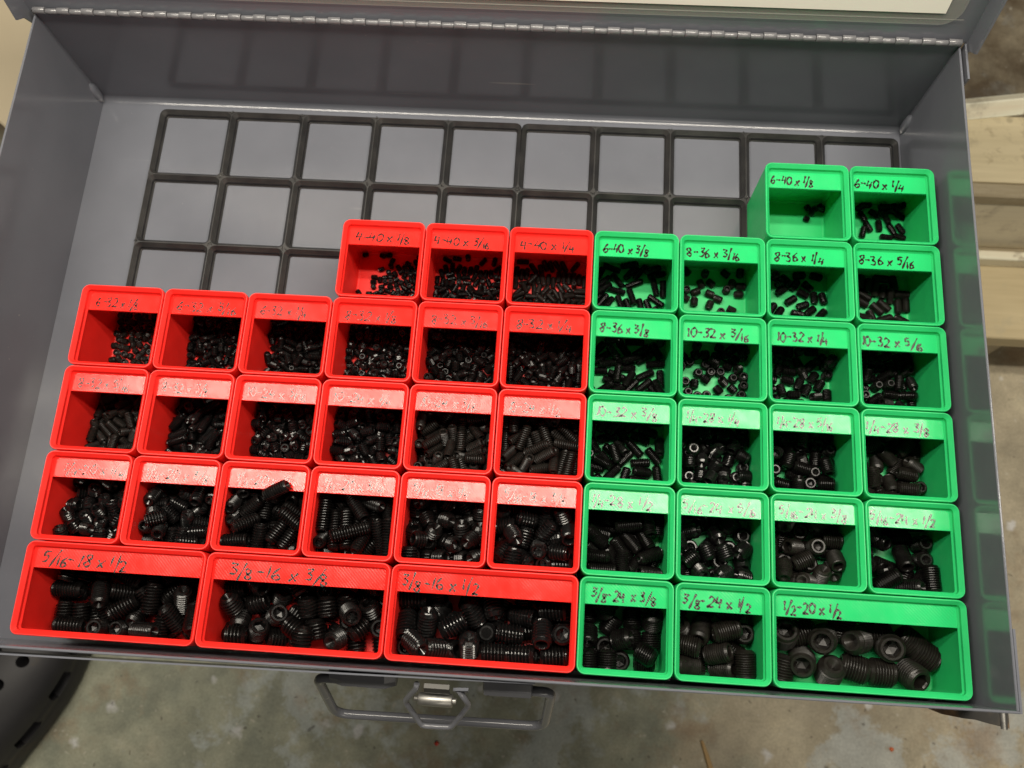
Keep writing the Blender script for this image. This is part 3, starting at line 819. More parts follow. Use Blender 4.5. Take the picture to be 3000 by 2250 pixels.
 3072,1884,93,85,0,3209,1833,97,0,90,3323,1747,93,-92,0],
[7,3446,1994,93,84,0,3512,2012,105,0,-89,3709,2060,93,168,0,3664,2003,93,137,0,3548,2036,93,-46,0,3427,2054,93,27,0,3493,2051,105,
 0,-89,3622,2063,93,-174,0,3595,2005,93,55,0,3582,1753,93,-13,0,3708,1786,93,-162,0,3485,1729,93,129,0,3574,1919,93,35,0,3673,1863,
 93,43,0,3411,1888,93,-22,0,3476,1871,93,-122,0,3740,1939,93,-76,0,3556,1812,93,-8,0,3638,1960,93,152,0,3605,1847,93,-11,0,3410,
 1932,93,-20,0,3642,1764,93,90,0,3526,1971,93,37,0,3731,1851,93,-130,0,3410,1730,93,145,0,3522,1758,105,0,90,3513,1850,93,-122,0,
 3717,1748,93,18,0,3695,1939,93,94,0,3636,1894,93,-158,0],
[8,4110,2044,93,98,0,3939,2044,93,-97,0,3978,2026,93,-101,0,4146,1984,93,0,0,3835,2015,93,176,0,4014,2004,93,79,0,3831,1953,93,
 57,0,4053,1995,93,-101,0,4044,2066,93,0,0,3895,2011,93,86,0,4086,1967,105,90,22,4018,1896,93,137,0,3861,1828,93,-61,0,4139,1840,
 93,152,0,3935,1714,93,180,0,4061,1766,93,-20,0,3937,1931,93,-30,0,3951,1791,113,-52,90,4126,1914,93,90,0,3864,1912,93,74,0,3988,
 1850,93,-69,0,3846,1735,93,85,0,3989,1745,93,124,0,3954,1967,93,-30,0,3832,1804,109,-43,33,4096,1795,93,160,0,3910,1775,102,-94,-16,
 4053,1917,93,-43,0,4166,1924,93,90,0,3902,1882,93,-119,0,3946,1839,108,152,-30,4065,1716,93,-2,0,4055,1842,93,-161,0,3814,1871,109,-90,
 33],
[9,268,1572,89,0,-89,106,1608,90,-18,0,298,1648,89,-170,-90,145,1615,90,-176,0,145,1580,94,-159,-41,268,1618,90,-61,0,36,1647,94,
 -168,-41,194,1582,90,-179,0,38,1610,90,17,0,178,1621,89,-22,-90,338,1581,90,-168,0,74,1614,89,180,90,310,1560,90,28,0,389,1649,
 90,0,0,315,1619,89,0,-90,371,1587,89,0,-90,385,1563,113,17,-16,238,1557,90,119,0,212,1650,90,-90,0,341,1650,90,90,0,249,
 1645,90,-153,0,348,1617,90,-180,0,50,1574,90,-124,0,114,1551,94,75,-41,124,1645,90,-158,0,73,1648,90,0,0,389,1615,89,0,90,
 243,1594,89,-84,-89,87,1575,90,-16,0,306,1645,121,80,0,216,1613,90,146,0,207,1546,105,36,45,296,1591,89,130,90,169,1555,90,42,
 0,159,1649,89,180,-89,319,1339,90,105,0,119,1359,90,105,0,390,1446,90,-180,0,64,1471,89,0,-90,133,1325,89,0,90,52,1291,94,
 0,41,170,1421,90,-112,0,356,1507,90,-150,0,378,1376,90,-27,0,128,1483,90,98,0,221,1511,90,38,0,218,1324,89,-180,90,239,1418,
 89,140,90,284,1505,90,-96,0,293,1396,90,-62,0,92,1430,89,180,90,386,1294,90,161,0,184,1380,90,136,0,149,1515,89,-34,-90,31,
 1543,89,0,90,80,1502,90,-13,0,56,1364,90,59,0,196,1298,90,143,0,298,1291,90,-180,0,389,1538,90,1,0,225,1449,89,0,-90,
 49,1438,89,0,90,261,1357,90,0,0,97,1313,90,71,0,325,1451,90,-179,0,247,1487,90,-38,0,291,1434,90,176,0,389,1335,90,-90,
 0,169,1324,90,-90,0,164,1486,90,117,0,345,1540,90,-146,0,283,1542,90,-62,0,388,1478,90,90,0,125,1422,90,-97,0,184,1524,90,
 126,0,49,1511,89,0,90,356,1406,89,0,90,331,1291,89,0,-90,265,1291,89,-52,90,325,1377,94,-148,41,206,1411,90,-175,0,97,1464,
 90,4,0,200,1351,90,-45,0,115,1514,90,98,0,87,1350,89,0,90,258,1390,89,38,90,31,1340,89,0,-90,159,1291,90,0,0,34,
 1397,90,-163,0,259,1448,90,79,0,316,1524,90,-56,0,66,1403,94,-73,-41,323,1418,90,1,0,150,1393,90,-124,0,69,1541,90,-140,0,
 126,1292,89,0,-90,289,1325,90,-75,0,149,1451,90,-39,0,251,1528,90,119,0,355,1351,97,-117,26,389,1511,110,-89,46,202,1478,90,64,
 0,231,1291,89,0,90,151,1357,104,85,-40,64,1325,89,0,90,358,1313,89,80,90,31,1476,90,-179,0,293,1470,100,55,63,357,1457,89,
 0,-89,224,1380,90,-84,0,252,1324,98,-174,-11,390,1412,90,-180,0,165,1527,120,123,-3,100,1388,89,0,90,326,1485,90,-96,0,188,1448,
 90,68,0],
[10,513,1615,90,141,0,622,1599,97,-35,90,735,1595,121,-73,-7,717,1641,90,92,0,488,1648,97,0,90,699,1607,110,-60,-32,535,1649,100,
 0,46,590,1611,116,63,-19,709,1572,90,-150,0,808,1616,110,-90,-40,452,1642,97,92,90,714,1541,106,58,39,757,1614,90,31,0,495,1585,
 95,-33,19,507,1545,90,7,0,798,1569,90,34,0,451,1601,90,-90,0,750,1560,90,-111,0,797,1641,90,29,0,799,1557,123,-32,-28,609,
 1649,97,39,90,642,1639,90,-102,0,575,1588,90,116,0,569,1638,126,-121,6,658,1610,123,117,-2,555,1545,120,31,4,774,1531,100,104,45,
 532,1614,129,-129,-80,778,1600,115,-90,-40,643,1649,130,0,90,573,1640,90,-98,0,545,1573,90,116,0,750,1649,97,180,-90,543,1580,123,-156,
 0,486,1612,117,-22,13,637,1567,100,29,59,461,1559,99,30,39,663,1590,90,-27,0,676,1639,90,78,0,583,1494,90,-31,0,458,1339,90,
 -180,0,515,1495,90,58,0,675,1373,97,0,-89,557,1468,90,-39,0,520,1370,90,-163,0,735,1502,90,53,0,728,1326,97,0,90,765,1409,
 90,-143,0,804,1491,90,75,0,639,1424,90,-102,0,594,1351,90,-127,0,775,1300,90,83,0,672,1481,90,143,0,798,1377,90,-26,0,649,
 1292,97,0,-89,458,1407,90,180,0,582,1298,90,90,0,709,1462,90,58,0,485,1298,90,90,0,462,1482,90,26,0,686,1335,90,9,0,
 798,1451,90,165,0,765,1481,97,95,-89,628,1485,90,97,0,569,1415,90,130,0,752,1354,90,-66,0,554,1527,90,39,0,707,1383,90,114,
 0,613,1389,90,-28,0,639,1327,90,9,0,451,1369,108,90,-43,725,1292,100,0,-51,462,1520,90,-150,0,518,1324,90,90,0,583,1461,121,
 99,-7,690,1510,90,143,0,490,1457,99,-15,-42,808,1300,101,90,55,746,1444,90,57,0,673,1422,90,-103,0,604,1530,90,-67,0,809,1408,
 100,90,-75,793,1510,119,-125,-11,570,1373,101,7,58,451,1298,90,90,0,709,1361,125,-58,-27,550,1298,101,90,0,506,1410,90,-64,0,494,
 1501,116,116,-30,635,1355,108,26,-26,597,1446,90,38,0,656,1466,115,-104,-28,493,1343,117,110,-4,726,1494,130,145,90,682,1292,97,171,90,
 451,1481,123,-90,0,750,1300,122,-7,-49,451,1441,97,0,-90,729,1398,112,-75,10,537,1443,101,-159,-57,577,1517,119,23,-30,641,1529,99,147,
 44,616,1291,97,-127,90,782,1438,119,-10,3,552,1339,97,157,-90,798,1342,105,-172,-32,613,1417,114,128,-36,695,1465,121,-122,-1,613,1486,120,
 -82,1,507,1463,128,172,44,747,1520,123,142,-5,683,1296,137,-165,0,478,1292,123,180,-5,516,1525,125,97,-60,488,1385,116,-159,-22,776,1401,
 129,127,-71,538,1400,114,-140,44,669,1331,123,36,0,524,1300,123,-96,-8,781,1368,120,-167,-20,671,1544,110,88,-45,736,1451,121,100,-19,692,
 1413,122,-84,7,462,1535,124,-169,-19,541,1491,124,148,-45,525,1354,126,-73,60,608,1325,123,140,-39,608,1561,118,-42,34],
[11,1079,1614,118,-152,-32,1154,1613,123,142,0,1023,1607,102,157,30,957,1576,106,82,84,1091,1631,90,-70,0,1229,1632,90,-90,0,917,1637,130,
 -151,14,957,1615,105,0,90,1021,1580,127,51,16,871,1597,90,-90,0,1137,1544,102,110,-31,1008,1649,107,180,62,919,1583,90,48,0,1228,1539,
 102,90,-32,1120,1649,105,180,90,1092,1522,90,-144,0,1213,1626,123,-4,0,960,1648,90,179,0,871,1649,105,0,-90,990,1576,90,-76,0,1194,
 1565,90,-104,0,1193,1633,90,85,0,1105,1585,90,20,0,906,1587,125,-179,-34,935,1550,105,-51,-42,1097,1575,128,140,33,1156,1598,90,-75,0,
 1056,1640,108,-129,-67,1211,1581,121,1,-14,1043,1568,105,-158,-43,1162,1649,106,0,82,906,1631,98,-102,18,1067,1543,102,27,31,1211,1500,90,-16,
 0,973,1327,90,9,0,1124,1340,90,2,0,1058,1482,90,121,0,886,1348,90,-180,0,936,1449,90,136,0,1004,1392,105,0,-90,1220,1317,90,
 -109,0,1229,1391,90,-90,0,1123,1408,90,-1,0,894,1518,90,32,0,889,1398,90,-51,0,990,1500,90,149,0,1052,1291,90,0,0,1059,1408,
 90,179,0,1173,1338,90,-91,0,1110,1494,90,36,0,1198,1454,90,-15,0,959,1359,90,-170,0,887,1457,105,-178,-45,911,1303,90,29,0,990,
 1443,90,62,0,1188,1335,120,-73,-11,921,1496,100,-164,25,1119,1299,90,-161,0,1004,1291,105,68,-90,1135,1449,100,137,-26,1075,1356,90,92,0,
 1035,1460,102,102,30,916,1417,90,129,0,1187,1385,102,162,-32,1162,1504,90,74,0,936,1336,119,-159,-5,1148,1291,119,180,13,1021,1363,102,24,
 -31,1054,1393,120,-179,-1,952,1474,106,-3,-47,978,1536,119,-20,-26,1212,1480,118,-3,7,1139,1374,104,2,40,1111,1479,121,14,-8,1229,1341,123,
 90,0,1040,1321,105,165,-25,960,1406,106,-43,-49,871,1363,126,90,-53,954,1291,104,0,-39,1193,1418,104,160,-38,871,1441,132,90,48,1057,1514,
 125,-63,-10,1138,1325,128,0,-26,1161,1485,123,-87,1,1043,1359,128,180,40,929,1530,134,-102,-46,1010,1443,118,107,22,923,1371,118,-158,7,1104,
 1436,110,142,-34,1229,1406,141,-90,-26,1035,1308,139,101,5,1197,1530,123,-95,1,1118,1455,144,-177,17,1034,1431,141,70,-18,871,1306,118,90,0,
 977,1436,123,-61,26,1022,1515,107,101,-54,1172,1407,130,-44,27,1108,1372,122,102,-3,983,1324,128,-119,-31,871,1554,117,-90,-58,1073,1429,124,155,
 -42,914,1403,132,153,-35,1150,1570,124,-45,-11,1211,1292,135,-180,27,973,1499,123,-25,1,1087,1308,122,-94,1,899,1306,137,121,36,1213,1447,123,
 -4,0,1099,1509,135,27,-43],
[12,1554,1642,96,96,-49,1646,1650,93,90,0,1522,1595,125,-22,0,1427,1575,113,99,-44,1472,1562,93,19,0,1417,1604,89,0,90,1408,1643,93,
 -51,0,1295,1576,93,-90,0,1386,1614,117,29,40,1577,1566,120,-137,-30,1644,1597,125,12,0,1517,1646,93,-179,0,1623,1617,93,-135,0,1646,1583,
 89,-53,-89,1332,1624,93,112,0,1332,1585,93,16,0,1446,1626,93,30,0,1591,1646,93,0,0,1365,1645,105,105,-11,1540,1567,93,23,0,1606,
 1575,93,-80,0,1294,1608,106,90,7,1364,1591,93,-164,0,1315,1644,128,71,-14,1507,1545,93,154,0,1557,1624,122,-84,49,1395,1559,93,-64,0,
 1521,1555,132,62,0,1335,1587,129,-69,90,1461,1594,112,-156,9,1491,1606,93,16,0,1478,1646,93,180,0,1594,1526,132,-10,0,1385,1578,133,-147,
 -43,1529,1606,89,-37,90,1481,1563,132,139,0,1434,1645,127,-95,18,1577,1600,93,-55,0,1290,1646,93,-180,0,1521,1645,132,-179,0,1360,1519,135,
 78,-41,1623,1557,129,32,-17,1431,1539,89,0,90,1392,1367,93,154,0,1372,1518,93,-19,0,1486,1454,89,0,90,1649,1471,93,-178,0,1452,1334,
 93,-75,0,1584,1294,96,0,46,1650,1390,93,180,0,1500,1498,89,0,-90,1570,1432,89,0,90,1403,1290,93,-90,0,1292,1349,93,173,0,1334,
 1294,89,-127,90,1294,1528,89,0,90,1511,1375,93,173,0,1294,1440,89,180,90,1397,1471,93,78,0,1374,1438,89,0,90,1475,1295,89,77,90,
 1446,1410,93,-179,0,1610,1360,93,-86,0,1576,1513,93,61,0,1327,1375,89,0,-90,1532,1477,93,-16,0,1488,1336,93,15,0,1614,1461,93,-8,
 0,1358,1481,89,180,-89,1361,1329,89,180,-90,1646,1547,93,-90,0,1438,1367,93,15,0,1447,1452,93,18,0,1290,1400,93,-180,0,1438,1294,93,
 -180,0,1618,1322,93,-53,0,1294,1294,89,0,-90,1536,1410,89,0,90,1470,1521,106,154,41,1477,1414,93,1,0,1402,1508,93,161,0,1336,1541,
 96,151,36,1295,1371,122,-97,-57,1407,1399,93,-116,0,1573,1472,93,-3,0,1515,1294,89,143,90,1295,1492,93,92,0,1650,1350,93,0,0,1610,
 1538,93,-174,0,1534,1521,93,-47,0,1363,1396,89,180,-90,1519,1444,112,-2,23,1471,1297,125,25,0,1575,1334,89,0,90,1549,1365,93,49,0,
 1439,1494,96,-164,-41,1613,1392,93,92,0,1411,1329,93,-155,0,1336,1451,93,65,0,1361,1555,118,20,42,1649,1431,93,-178,0,1371,1294,112,0,
 -42,1474,1374,89,-116,90,1554,1538,118,-137,-30,1508,1500,125,-70,0,1509,1406,121,-98,-9,1298,1541,121,90,87,1324,1334,93,-179,0,1415,1436,111,
 122,-50,1327,1415,89,0,90,1646,1292,93,-90,0,1559,1437,121,107,-90,1500,1311,124,26,1,1470,1362,125,136,0,1292,1462,123,180,0,1478,1442,
 125,-161,-74,1609,1495,108,-99,-31,1331,1504,109,-43,-49,1430,1532,121,83,-90,1372,1431,127,53,41,1609,1425,93,86,0,1355,1359,116,-88,-31,1578,
 1392,94,-178,0,1326,1396,125,34,0,1532,1331,96,-33,-46,1435,1394,125,-89,60,1646,1508,93,-90,0,1292,1321,122,-4,2,1291,1502,132,0,0,
 1551,1493,123,82,61,1551,1295,113,180,44,1426,1475,124,46,-45,1547,1395,124,0,-5,1327,1291,125,88,0,1516,1352,126,-96,-30,1470,1482,118,7,
 29,1363,1476,121,180,-89],
[13,2018,1600,109,99,-45,1769,1567,93,-31,0,1988,1579,93,-46,0,1886,1642,93,-90,0,1724,1567,128,-169,11,1730,1640,102,-144,52,2040,1646,93,
 0,0,1818,1604,136,-8,11,2058,1573,116,-138,-45,1905,1634,127,100,6,1988,1638,101,-137,-38,1894,1591,93,-73,0,1807,1602,93,-126,0,1757,1645,
 132,180,57,1809,1560,126,-173,-47,1810,1646,119,0,-33,2020,1555,135,-110,-15,1870,1592,136,22,-29,1842,1580,97,125,90,2060,1626,127,0,0,2062,
 1606,93,0,0,1979,1558,144,44,76,1936,1592,140,58,0,1952,1646,126,180,43,1767,1595,125,-60,16,1723,1589,93,-147,0,1747,1596,160,163,-33,
 1714,1612,135,90,25,1937,1591,97,0,90,1777,1642,93,-90,0,1863,1640,129,-83,-4,1846,1642,93,-90,0,1984,1605,131,-89,37,2026,1549,93,-46,
 0,1961,1549,100,44,76,1928,1641,93,93,0,1872,1554,122,-140,52,1725,1450,93,-160,0,1818,1387,97,-158,90,1889,1300,93,-19,0,2026,1395,93,
 -133,0,1963,1374,93,-16,0,1754,1346,97,-126,90,1832,1493,93,-15,0,2000,1479,93,91,0,1892,1428,93,-172,0,2028,1331,93,55,0,2046,1475,
 93,-6,0,1934,1294,97,0,-89,1878,1517,93,-33,0,1771,1390,93,-60,0,1884,1358,93,-37,0,1741,1538,93,149,0,1803,1308,93,88,0,1942,
 1423,93,-5,0,1835,1442,93,103,0,1999,1294,97,0,90,1715,1297,97,-135,90,1914,1492,97,0,90,2057,1426,93,137,0,1837,1534,97,-52,90,
 1919,1332,97,139,90,1770,1455,97,0,-89,1992,1523,97,0,-89,2065,1378,97,-51,-90,1834,1350,97,180,90,1754,1306,97,0,90,1880,1298,132,90,
 0,1909,1389,102,143,51,2023,1447,121,50,26,1714,1497,93,-90,0,1798,1423,97,180,90,1968,1331,101,-10,-41,1988,1414,113,-43,-41,1917,1547,105,
 -122,-37,1871,1466,102,-133,58,1875,1343,128,180,-19,1723,1393,93,121,0,1785,1513,93,-81,0,1842,1297,97,-137,-90,2062,1294,93,0,0,1954,1462,
 93,-6,0,1719,1294,140,0,0,2065,1520,102,90,50,1856,1400,115,-56,-43,1744,1426,121,-57,-31,1794,1353,97,10,-90,1813,1464,128,71,4,2065,
 1434,136,47,88,1940,1393,131,-110,12,2003,1351,116,77,-33,1969,1294,135,0,41,1714,1344,97,52,-90,2026,1503,123,-132,34,1753,1493,116,0,41,
 1908,1454,125,-17,14,2065,1330,119,90,34,1920,1298,140,90,0,1786,1295,134,-2,-60,1979,1482,127,140,-24,1820,1322,137,-36,14,1893,1412,136,-170,
 -28,1783,1396,136,98,14,1908,1528,139,136,2,2056,1391,140,81,-2,1805,1519,131,-171,-60,1719,1470,140,125,63,1977,1377,134,71,-25,2066,1479,132,
 90,-3,1765,1349,144,-19,90,1851,1448,137,87,25,2037,1295,133,-1,28,1950,1443,133,-107,0,1867,1503,129,-79,-20,1717,1383,136,-149,81,1922,1350,
 140,70,-12,1951,1509,101,126,70,1827,1368,140,-26,0,2035,1348,151,5,41,1725,1335,144,81,-89,1782,1482,149,-101,12,1723,1518,132,46,-1],
[14,2423,1563,132,120,0,2486,1594,93,-90,0,2231,1582,133,157,2,2294,1595,109,-179,-57,2255,1564,93,-47,0,2150,1646,129,-180,-20,2446,1646,105,
 98,90,2175,1523,93,123,0,2429,1609,93,156,0,2302,1634,93,149,0,2390,1529,136,-125,-54,2336,1567,131,34,-7,2134,1570,109,90,59,2381,1646,
 106,180,-40,2251,1630,133,-113,2,2272,1509,93,-137,0,2190,1646,100,180,-17,2474,1543,93,180,0,2134,1521,133,-90,15,2486,1646,105,-169,-90,2376,
 1611,136,-15,-22,2167,1605,139,-13,-25,2199,1564,105,-87,31,2467,1595,128,76,8,2239,1617,93,30,0,2147,1607,93,-3,0,2211,1646,153,0,29,
 2384,1570,104,91,-30,2282,1566,142,-119,-71,2425,1624,152,-54,5,2323,1645,128,0,-25,2420,1555,93,-106,0,2340,1597,93,57,0,2440,1324,93,71,
 0,2234,1460,93,169,0,2332,1349,93,114,0,2464,1473,93,136,0,2224,1378,93,126,0,2360,1434,93,7,0,2137,1428,93,-95,0,2146,1495,93,
 123,0,2329,1531,93,78,0,2149,1295,93,180,0,2285,1382,93,-147,0,2472,1419,93,173,0,2214,1306,93,90,0,2373,1298,102,-9,-23,2416,1387,
 93,-76,0,2180,1455,105,-171,-89,2486,1309,93,-90,0,2468,1522,127,19,10,2183,1349,106,-137,-36,2296,1475,107,-76,-47,2372,1490,103,-76,25,2305,
 1308,93,-43,0,2474,1376,93,0,0,2134,1449,132,90,0,2252,1405,109,-68,67,2412,1311,126,106,-19,2150,1320,125,166,-12,2238,1529,108,8,57,
 2148,1371,103,-135,-26,2357,1395,104,-10,-32,2486,1487,142,-90,-65,2335,1477,118,-82,-36,2263,1294,112,0,33,2230,1429,134,-101,59,2417,1447,107,113,
 -43,2169,1481,154,57,-38,2386,1357,113,-149,-46,2471,1295,131,-178,-9,2298,1364,126,-90,-26,2215,1380,133,-47,1,2485,1420,132,-91,0,2289,1518,137,
 38,-21,2419,1501,105,110,-89,2330,1309,132,80,0,2177,1417,143,49,40,2352,1443,140,-109,-19,2280,1436,117,123,38,2244,1331,122,20,-32,2422,1325,
 162,-140,17,2212,1515,137,-147,-60,2437,1383,131,82,-21,2449,1472,147,-85,-61,2353,1520,151,-53,23,2135,1310,160,90,17,2340,1360,142,175,47,2260,
 1346,156,-101,13,2312,1410,150,146,-49,2138,1544,168,99,-14,2365,1305,156,-34,-34,2472,1551,160,-131,9,2150,1361,145,-27,7,2473,1351,130,67,8,
 2400,1456,147,63,-30,2243,1470,141,-68,46,2199,1310,141,89,29,2372,1357,167,-51,-25,2380,1402,138,61,-39,2302,1322,161,34,52,2396,1492,171,36,
 -4,2397,1574,169,-22,13,2467,1294,171,0,9,2204,1488,173,-39,-40,2135,1422,172,-90,0,2171,1547,144,-87,5],
[15,2899,1646,121,0,-89,2578,1595,93,49,0,2657,1579,112,120,-29,2712,1607,93,126,0,2819,1559,93,-146,0,2596,1548,93,36,0,2768,1646,93,
 180,0,2801,1595,93,35,0,2723,1539,93,1,0,2653,1646,115,0,37,2878,1601,93,-59,0,2882,1375,93,131,0,2654,1426,93,-20,0,2821,1411,
 93,-139,0,2730,1322,93,-134,0,2727,1500,93,-179,0,2554,1345,93,-90,0,2903,1450,93,-87,0,2652,1335,93,-179,0,2815,1348,93,-138,0,2680,
 1459,93,159,0,2902,1308,121,180,-90,2824,1468,93,28,0,2763,1325,126,-100,-18,2583,1478,93,-178,0,2890,1392,129,114,-10,2750,1541,132,21,0,
 2751,1400,93,46,0,2876,1529,93,-172,0,2841,1318,93,42,0,2621,1385,110,31,25,2637,1294,93,180,0,2741,1436,119,-119,11,2626,1517,107,-165,
 21,2681,1460,132,84,0,2671,1367,127,-143,7],
[16,3081,1591,96,105,0,3088,1642,97,0,-89,3320,1641,96,175,0,3185,1589,96,-7,0,3233,1592,97,107,90,3131,1539,97,0,90,3264,1629,96,
 38,0,3015,1582,96,-44,0,3130,1592,96,94,0,2982,1641,97,0,-89,3315,1603,144,-156,0,3279,1571,96,134,0,3321,1595,97,0,-89,3203,1636,
 96,-26,0,3043,1389,97,180,-90,3179,1542,97,0,90,3196,1410,96,-47,0,3322,1484,97,180,90,3316,1335,96,178,0,3008,1525,97,0,90,3268,
 1418,96,135,0,3216,1320,97,180,-90,2984,1419,96,-59,0,3136,1377,97,0,-89,3145,1305,96,-92,0,3075,1434,96,82,0,3243,1536,96,150,0,
 3245,1363,97,0,-90,3158,1500,97,0,90,3322,1437,97,180,90,3273,1299,97,-59,-90,3049,1549,97,0,90,3090,1370,97,0,-90,2984,1366,96,21,
 0,3221,1453,103,148,41,3295,1522,103,37,-41,3131,1463,96,-36,0,3028,1443,97,0,90,3180,1357,96,143,0,3091,1323,96,6,0,3312,1387,97,
 0,-89,3205,1503,97,180,90,3170,1544,144,-35,0,3271,1474,97,0,-90,3094,1493,97,0,-90,2982,1484,96,-105,0],
[17,3671,1641,96,4,0,3409,1592,142,8,0,3612,1641,105,0,-89,3498,1637,96,-13,0,3738,1561,105,-34,-90,3714,1600,96,37,0,3598,1579,96,
 -60,0,3431,1592,96,-10,0,3556,1634,96,90,0,3420,1642,96,0,0,3741,1553,168,-152,90,3727,1555,223,46,0,3662,1560,96,45,0,3547,1576,
 105,0,-90,3575,1406,96,2,0,3706,1461,96,-120,0,3697,1349,96,174,0,3460,1480,96,172,0,3528,1357,96,42,0,3407,1360,96,-117,0,3556,
 1527,96,-8,0,3397,1429,96,90,0,3742,1309,105,180,-89,3603,1464,96,-113,0,3475,1373,96,-140,0,3593,1314,105,0,-90,3499,1530,96,-102,0,
 3743,1411,96,-90,0,3483,1306,96,90,0,3414,1540,96,-32,0,3456,1429,96,-176,0,3546,1480,96,167,0,3648,1316,96,-56,0,3619,1520,110,-34,
 -51,3676,1501,96,-123,0,3501,1589,105,0,-90,3539,1300,96,5,0,3515,1426,96,-77,0,3683,1398,107,19,-34,3742,1515,105,0,90,3436,1311,105,
 -104,-24,3640,1433,96,-115,0,3596,1360,96,7,0,3403,1484,105,0,-90],
[18,3962,1637,110,-170,-29,4110,1611,96,-75,0,3878,1630,113,29,-39,3817,1622,105,-90,17,3852,1563,96,-113,0,4072,1568,96,117,0,3973,1592,131,
 -6,8,3996,1564,96,-173,0,4155,1623,96,-76,0,3887,1529,113,0,-90,3917,1580,96,-63,0,4037,1628,96,31,0,4144,1555,113,180,90,4062,1433,
 96,176,0,3817,1380,96,90,0,4001,1334,96,125,0,3988,1468,113,0,-89,3932,1351,96,-70,0,4163,1415,96,90,0,3841,1499,96,157,0,3858,
 1297,96,-180,0,3914,1466,96,-21,0,4115,1370,96,-43,0,4115,1496,96,107,0,4046,1480,113,96,-89,3982,1404,96,35,0,3882,1389,117,127,-64,
 4136,1423,134,174,-30,3951,1513,96,-179,0,3905,1297,140,0,-13,4059,1334,114,33,-45,4033,1525,113,-154,-36,3817,1460,115,-90,-49,3920,1414,113,0,
 90,3970,1297,113,22,90,4163,1492,113,90,-40,3866,1341,113,19,-39,3930,1509,142,73,0,4137,1307,96,18,0,4031,1384,113,-174,36,3855,1429,124,
 55,-33,4092,1488,135,88,11],
[19,83,1171,93,67,0,85,1169,155,-144,23,111,1095,93,-50,0,96,1143,125,-150,19,259,1226,114,0,49,303,1121,93,-63,0,106,1226,116,
 -180,67,386,1067,116,90,-68,170,1126,93,-29,0,226,1144,93,156,0,381,1109,116,108,-67,302,1186,93,0,0,230,1226,141,180,-49,34,1189,
 93,-90,0,321,1226,93,180,0,213,1193,93,-24,0,149,1203,98,62,7,181,1076,107,144,12,333,1214,146,26,40,307,1012,130,-18,8,138,
 1204,152,114,29,340,1126,110,92,-36,370,1179,108,127,30,386,1226,113,0,90,58,1206,125,-91,0,35,1108,116,90,-27,350,1030,93,-175,0,
 135,1034,93,28,0,259,1046,93,176,0,365,893,93,-137,0,59,906,93,-27,0,205,897,93,-61,0,256,986,93,88,0,158,972,93,138,
 0,326,1064,110,30,-38,50,1070,93,57,0,268,897,93,-63,0,363,946,93,-150,0,88,1070,120,-63,-30,34,874,113,0,-90,81,1005,93,
 125,0,170,890,114,-128,-50,260,1079,116,-155,35,385,896,132,-90,-7,362,991,104,-163,-21,125,952,113,54,45,297,967,93,-97,0,94,1012,
 131,135,6,195,996,93,142,0,225,886,135,27,-37,349,959,128,5,14,227,1106,116,-120,-63,48,922,143,49,-48,210,1007,136,-154,49,57,
 959,93,148,0,345,1055,152,82,-25,132,907,113,53,45,124,1101,135,-126,44,309,890,115,65,-54,210,948,121,139,30,284,1151,132,-112,0,
 163,1051,132,-29,0,162,945,164,-95,9,287,978,148,-122,-44,34,1025,128,90,44,105,875,133,180,-10,383,1140,154,99,-57,345,894,133,-89,
 0,196,1193,138,-51,-20,228,927,152,-157,14,78,972,135,138,-23,249,993,147,-121,-36,297,925,140,-153,-42,138,1020,144,140,17,250,1169,145,
 80,-33,357,989,161,42,-13,90,902,160,-141,25,326,1149,142,56,-28,221,1062,158,112,4,43,984,161,-106,-13,159,1149,135,56,-44,184,1116,
 140,-125,29,269,897,162,-106,-27,284,1084,147,-151,34],
[20,483,1226,126,0,-33,806,1198,133,90,-1,710,1198,93,90,0,675,1102,99,-94,-9,575,1160,93,27,0,492,1080,107,102,20,644,1226,117,
 0,-43,778,1226,93,180,0,454,1198,93,90,0,806,1121,118,-90,45,478,1164,135,49,8,726,1176,131,-90,1,563,1022,93,-20,0,577,1226,
 93,0,0,717,1102,93,-89,0,683,1195,127,-98,-16,778,1186,93,180,0,761,1117,93,-80,0,518,1115,93,-67,0,775,1055,121,13,-2,577,
 1089,93,-110,0,643,1158,93,-108,0,454,1082,93,90,0,454,1049,135,90,10,542,1026,135,104,-10,524,1186,104,9,15,776,1025,93,11,0,
 619,906,93,122,0,516,926,93,128,0,551,984,93,160,0,786,904,93,-121,0,690,993,93,63,0,482,984,116,6,37,707,902,93,52,
 0,556,940,121,0,-90,776,972,93,30,0,662,1030,111,-160,-27,454,909,93,-90,0,647,987,116,-160,-27,781,909,134,-38,30,662,903,114,
 97,-34,736,1107,132,-170,0,608,1067,110,53,-25,494,1056,140,90,20,563,874,115,180,36,743,991,125,-143,-10,539,1099,146,68,-47,619,1018,
 136,-123,-5,766,1198,133,-90,0,485,952,146,171,-16,632,1156,132,76,-1,759,875,160,-178,90,477,1064,185,50,18,709,998,156,-105,2,624,
 949,132,179,1,567,1061,154,-111,36,480,874,124,180,44,725,897,152,48,37,664,1111,141,-115,-19,485,1007,166,25,3,644,1002,163,51,-3,
 787,1037,167,-119,12,595,919,159,-140,-32,574,1206,147,-34,-26,487,914,132,180,0,777,969,142,-149,12,608,1064,159,76,-23,709,1070,157,-173,
 5,693,924,151,90,-66,520,1145,160,23,80,730,985,189,85,6,633,1201,171,32,-5,483,895,168,145,18,630,898,147,-134,-25,493,970,183,
 -158,3,729,1123,170,27,-3,806,963,173,-90,-30,569,1100,175,80,-39,672,981,182,-118,-12,545,905,181,-72,-17,620,895,186,-145,-26,563,1164,
 144,144,28,636,1155,173,33,5,771,1071,189,-96,30],
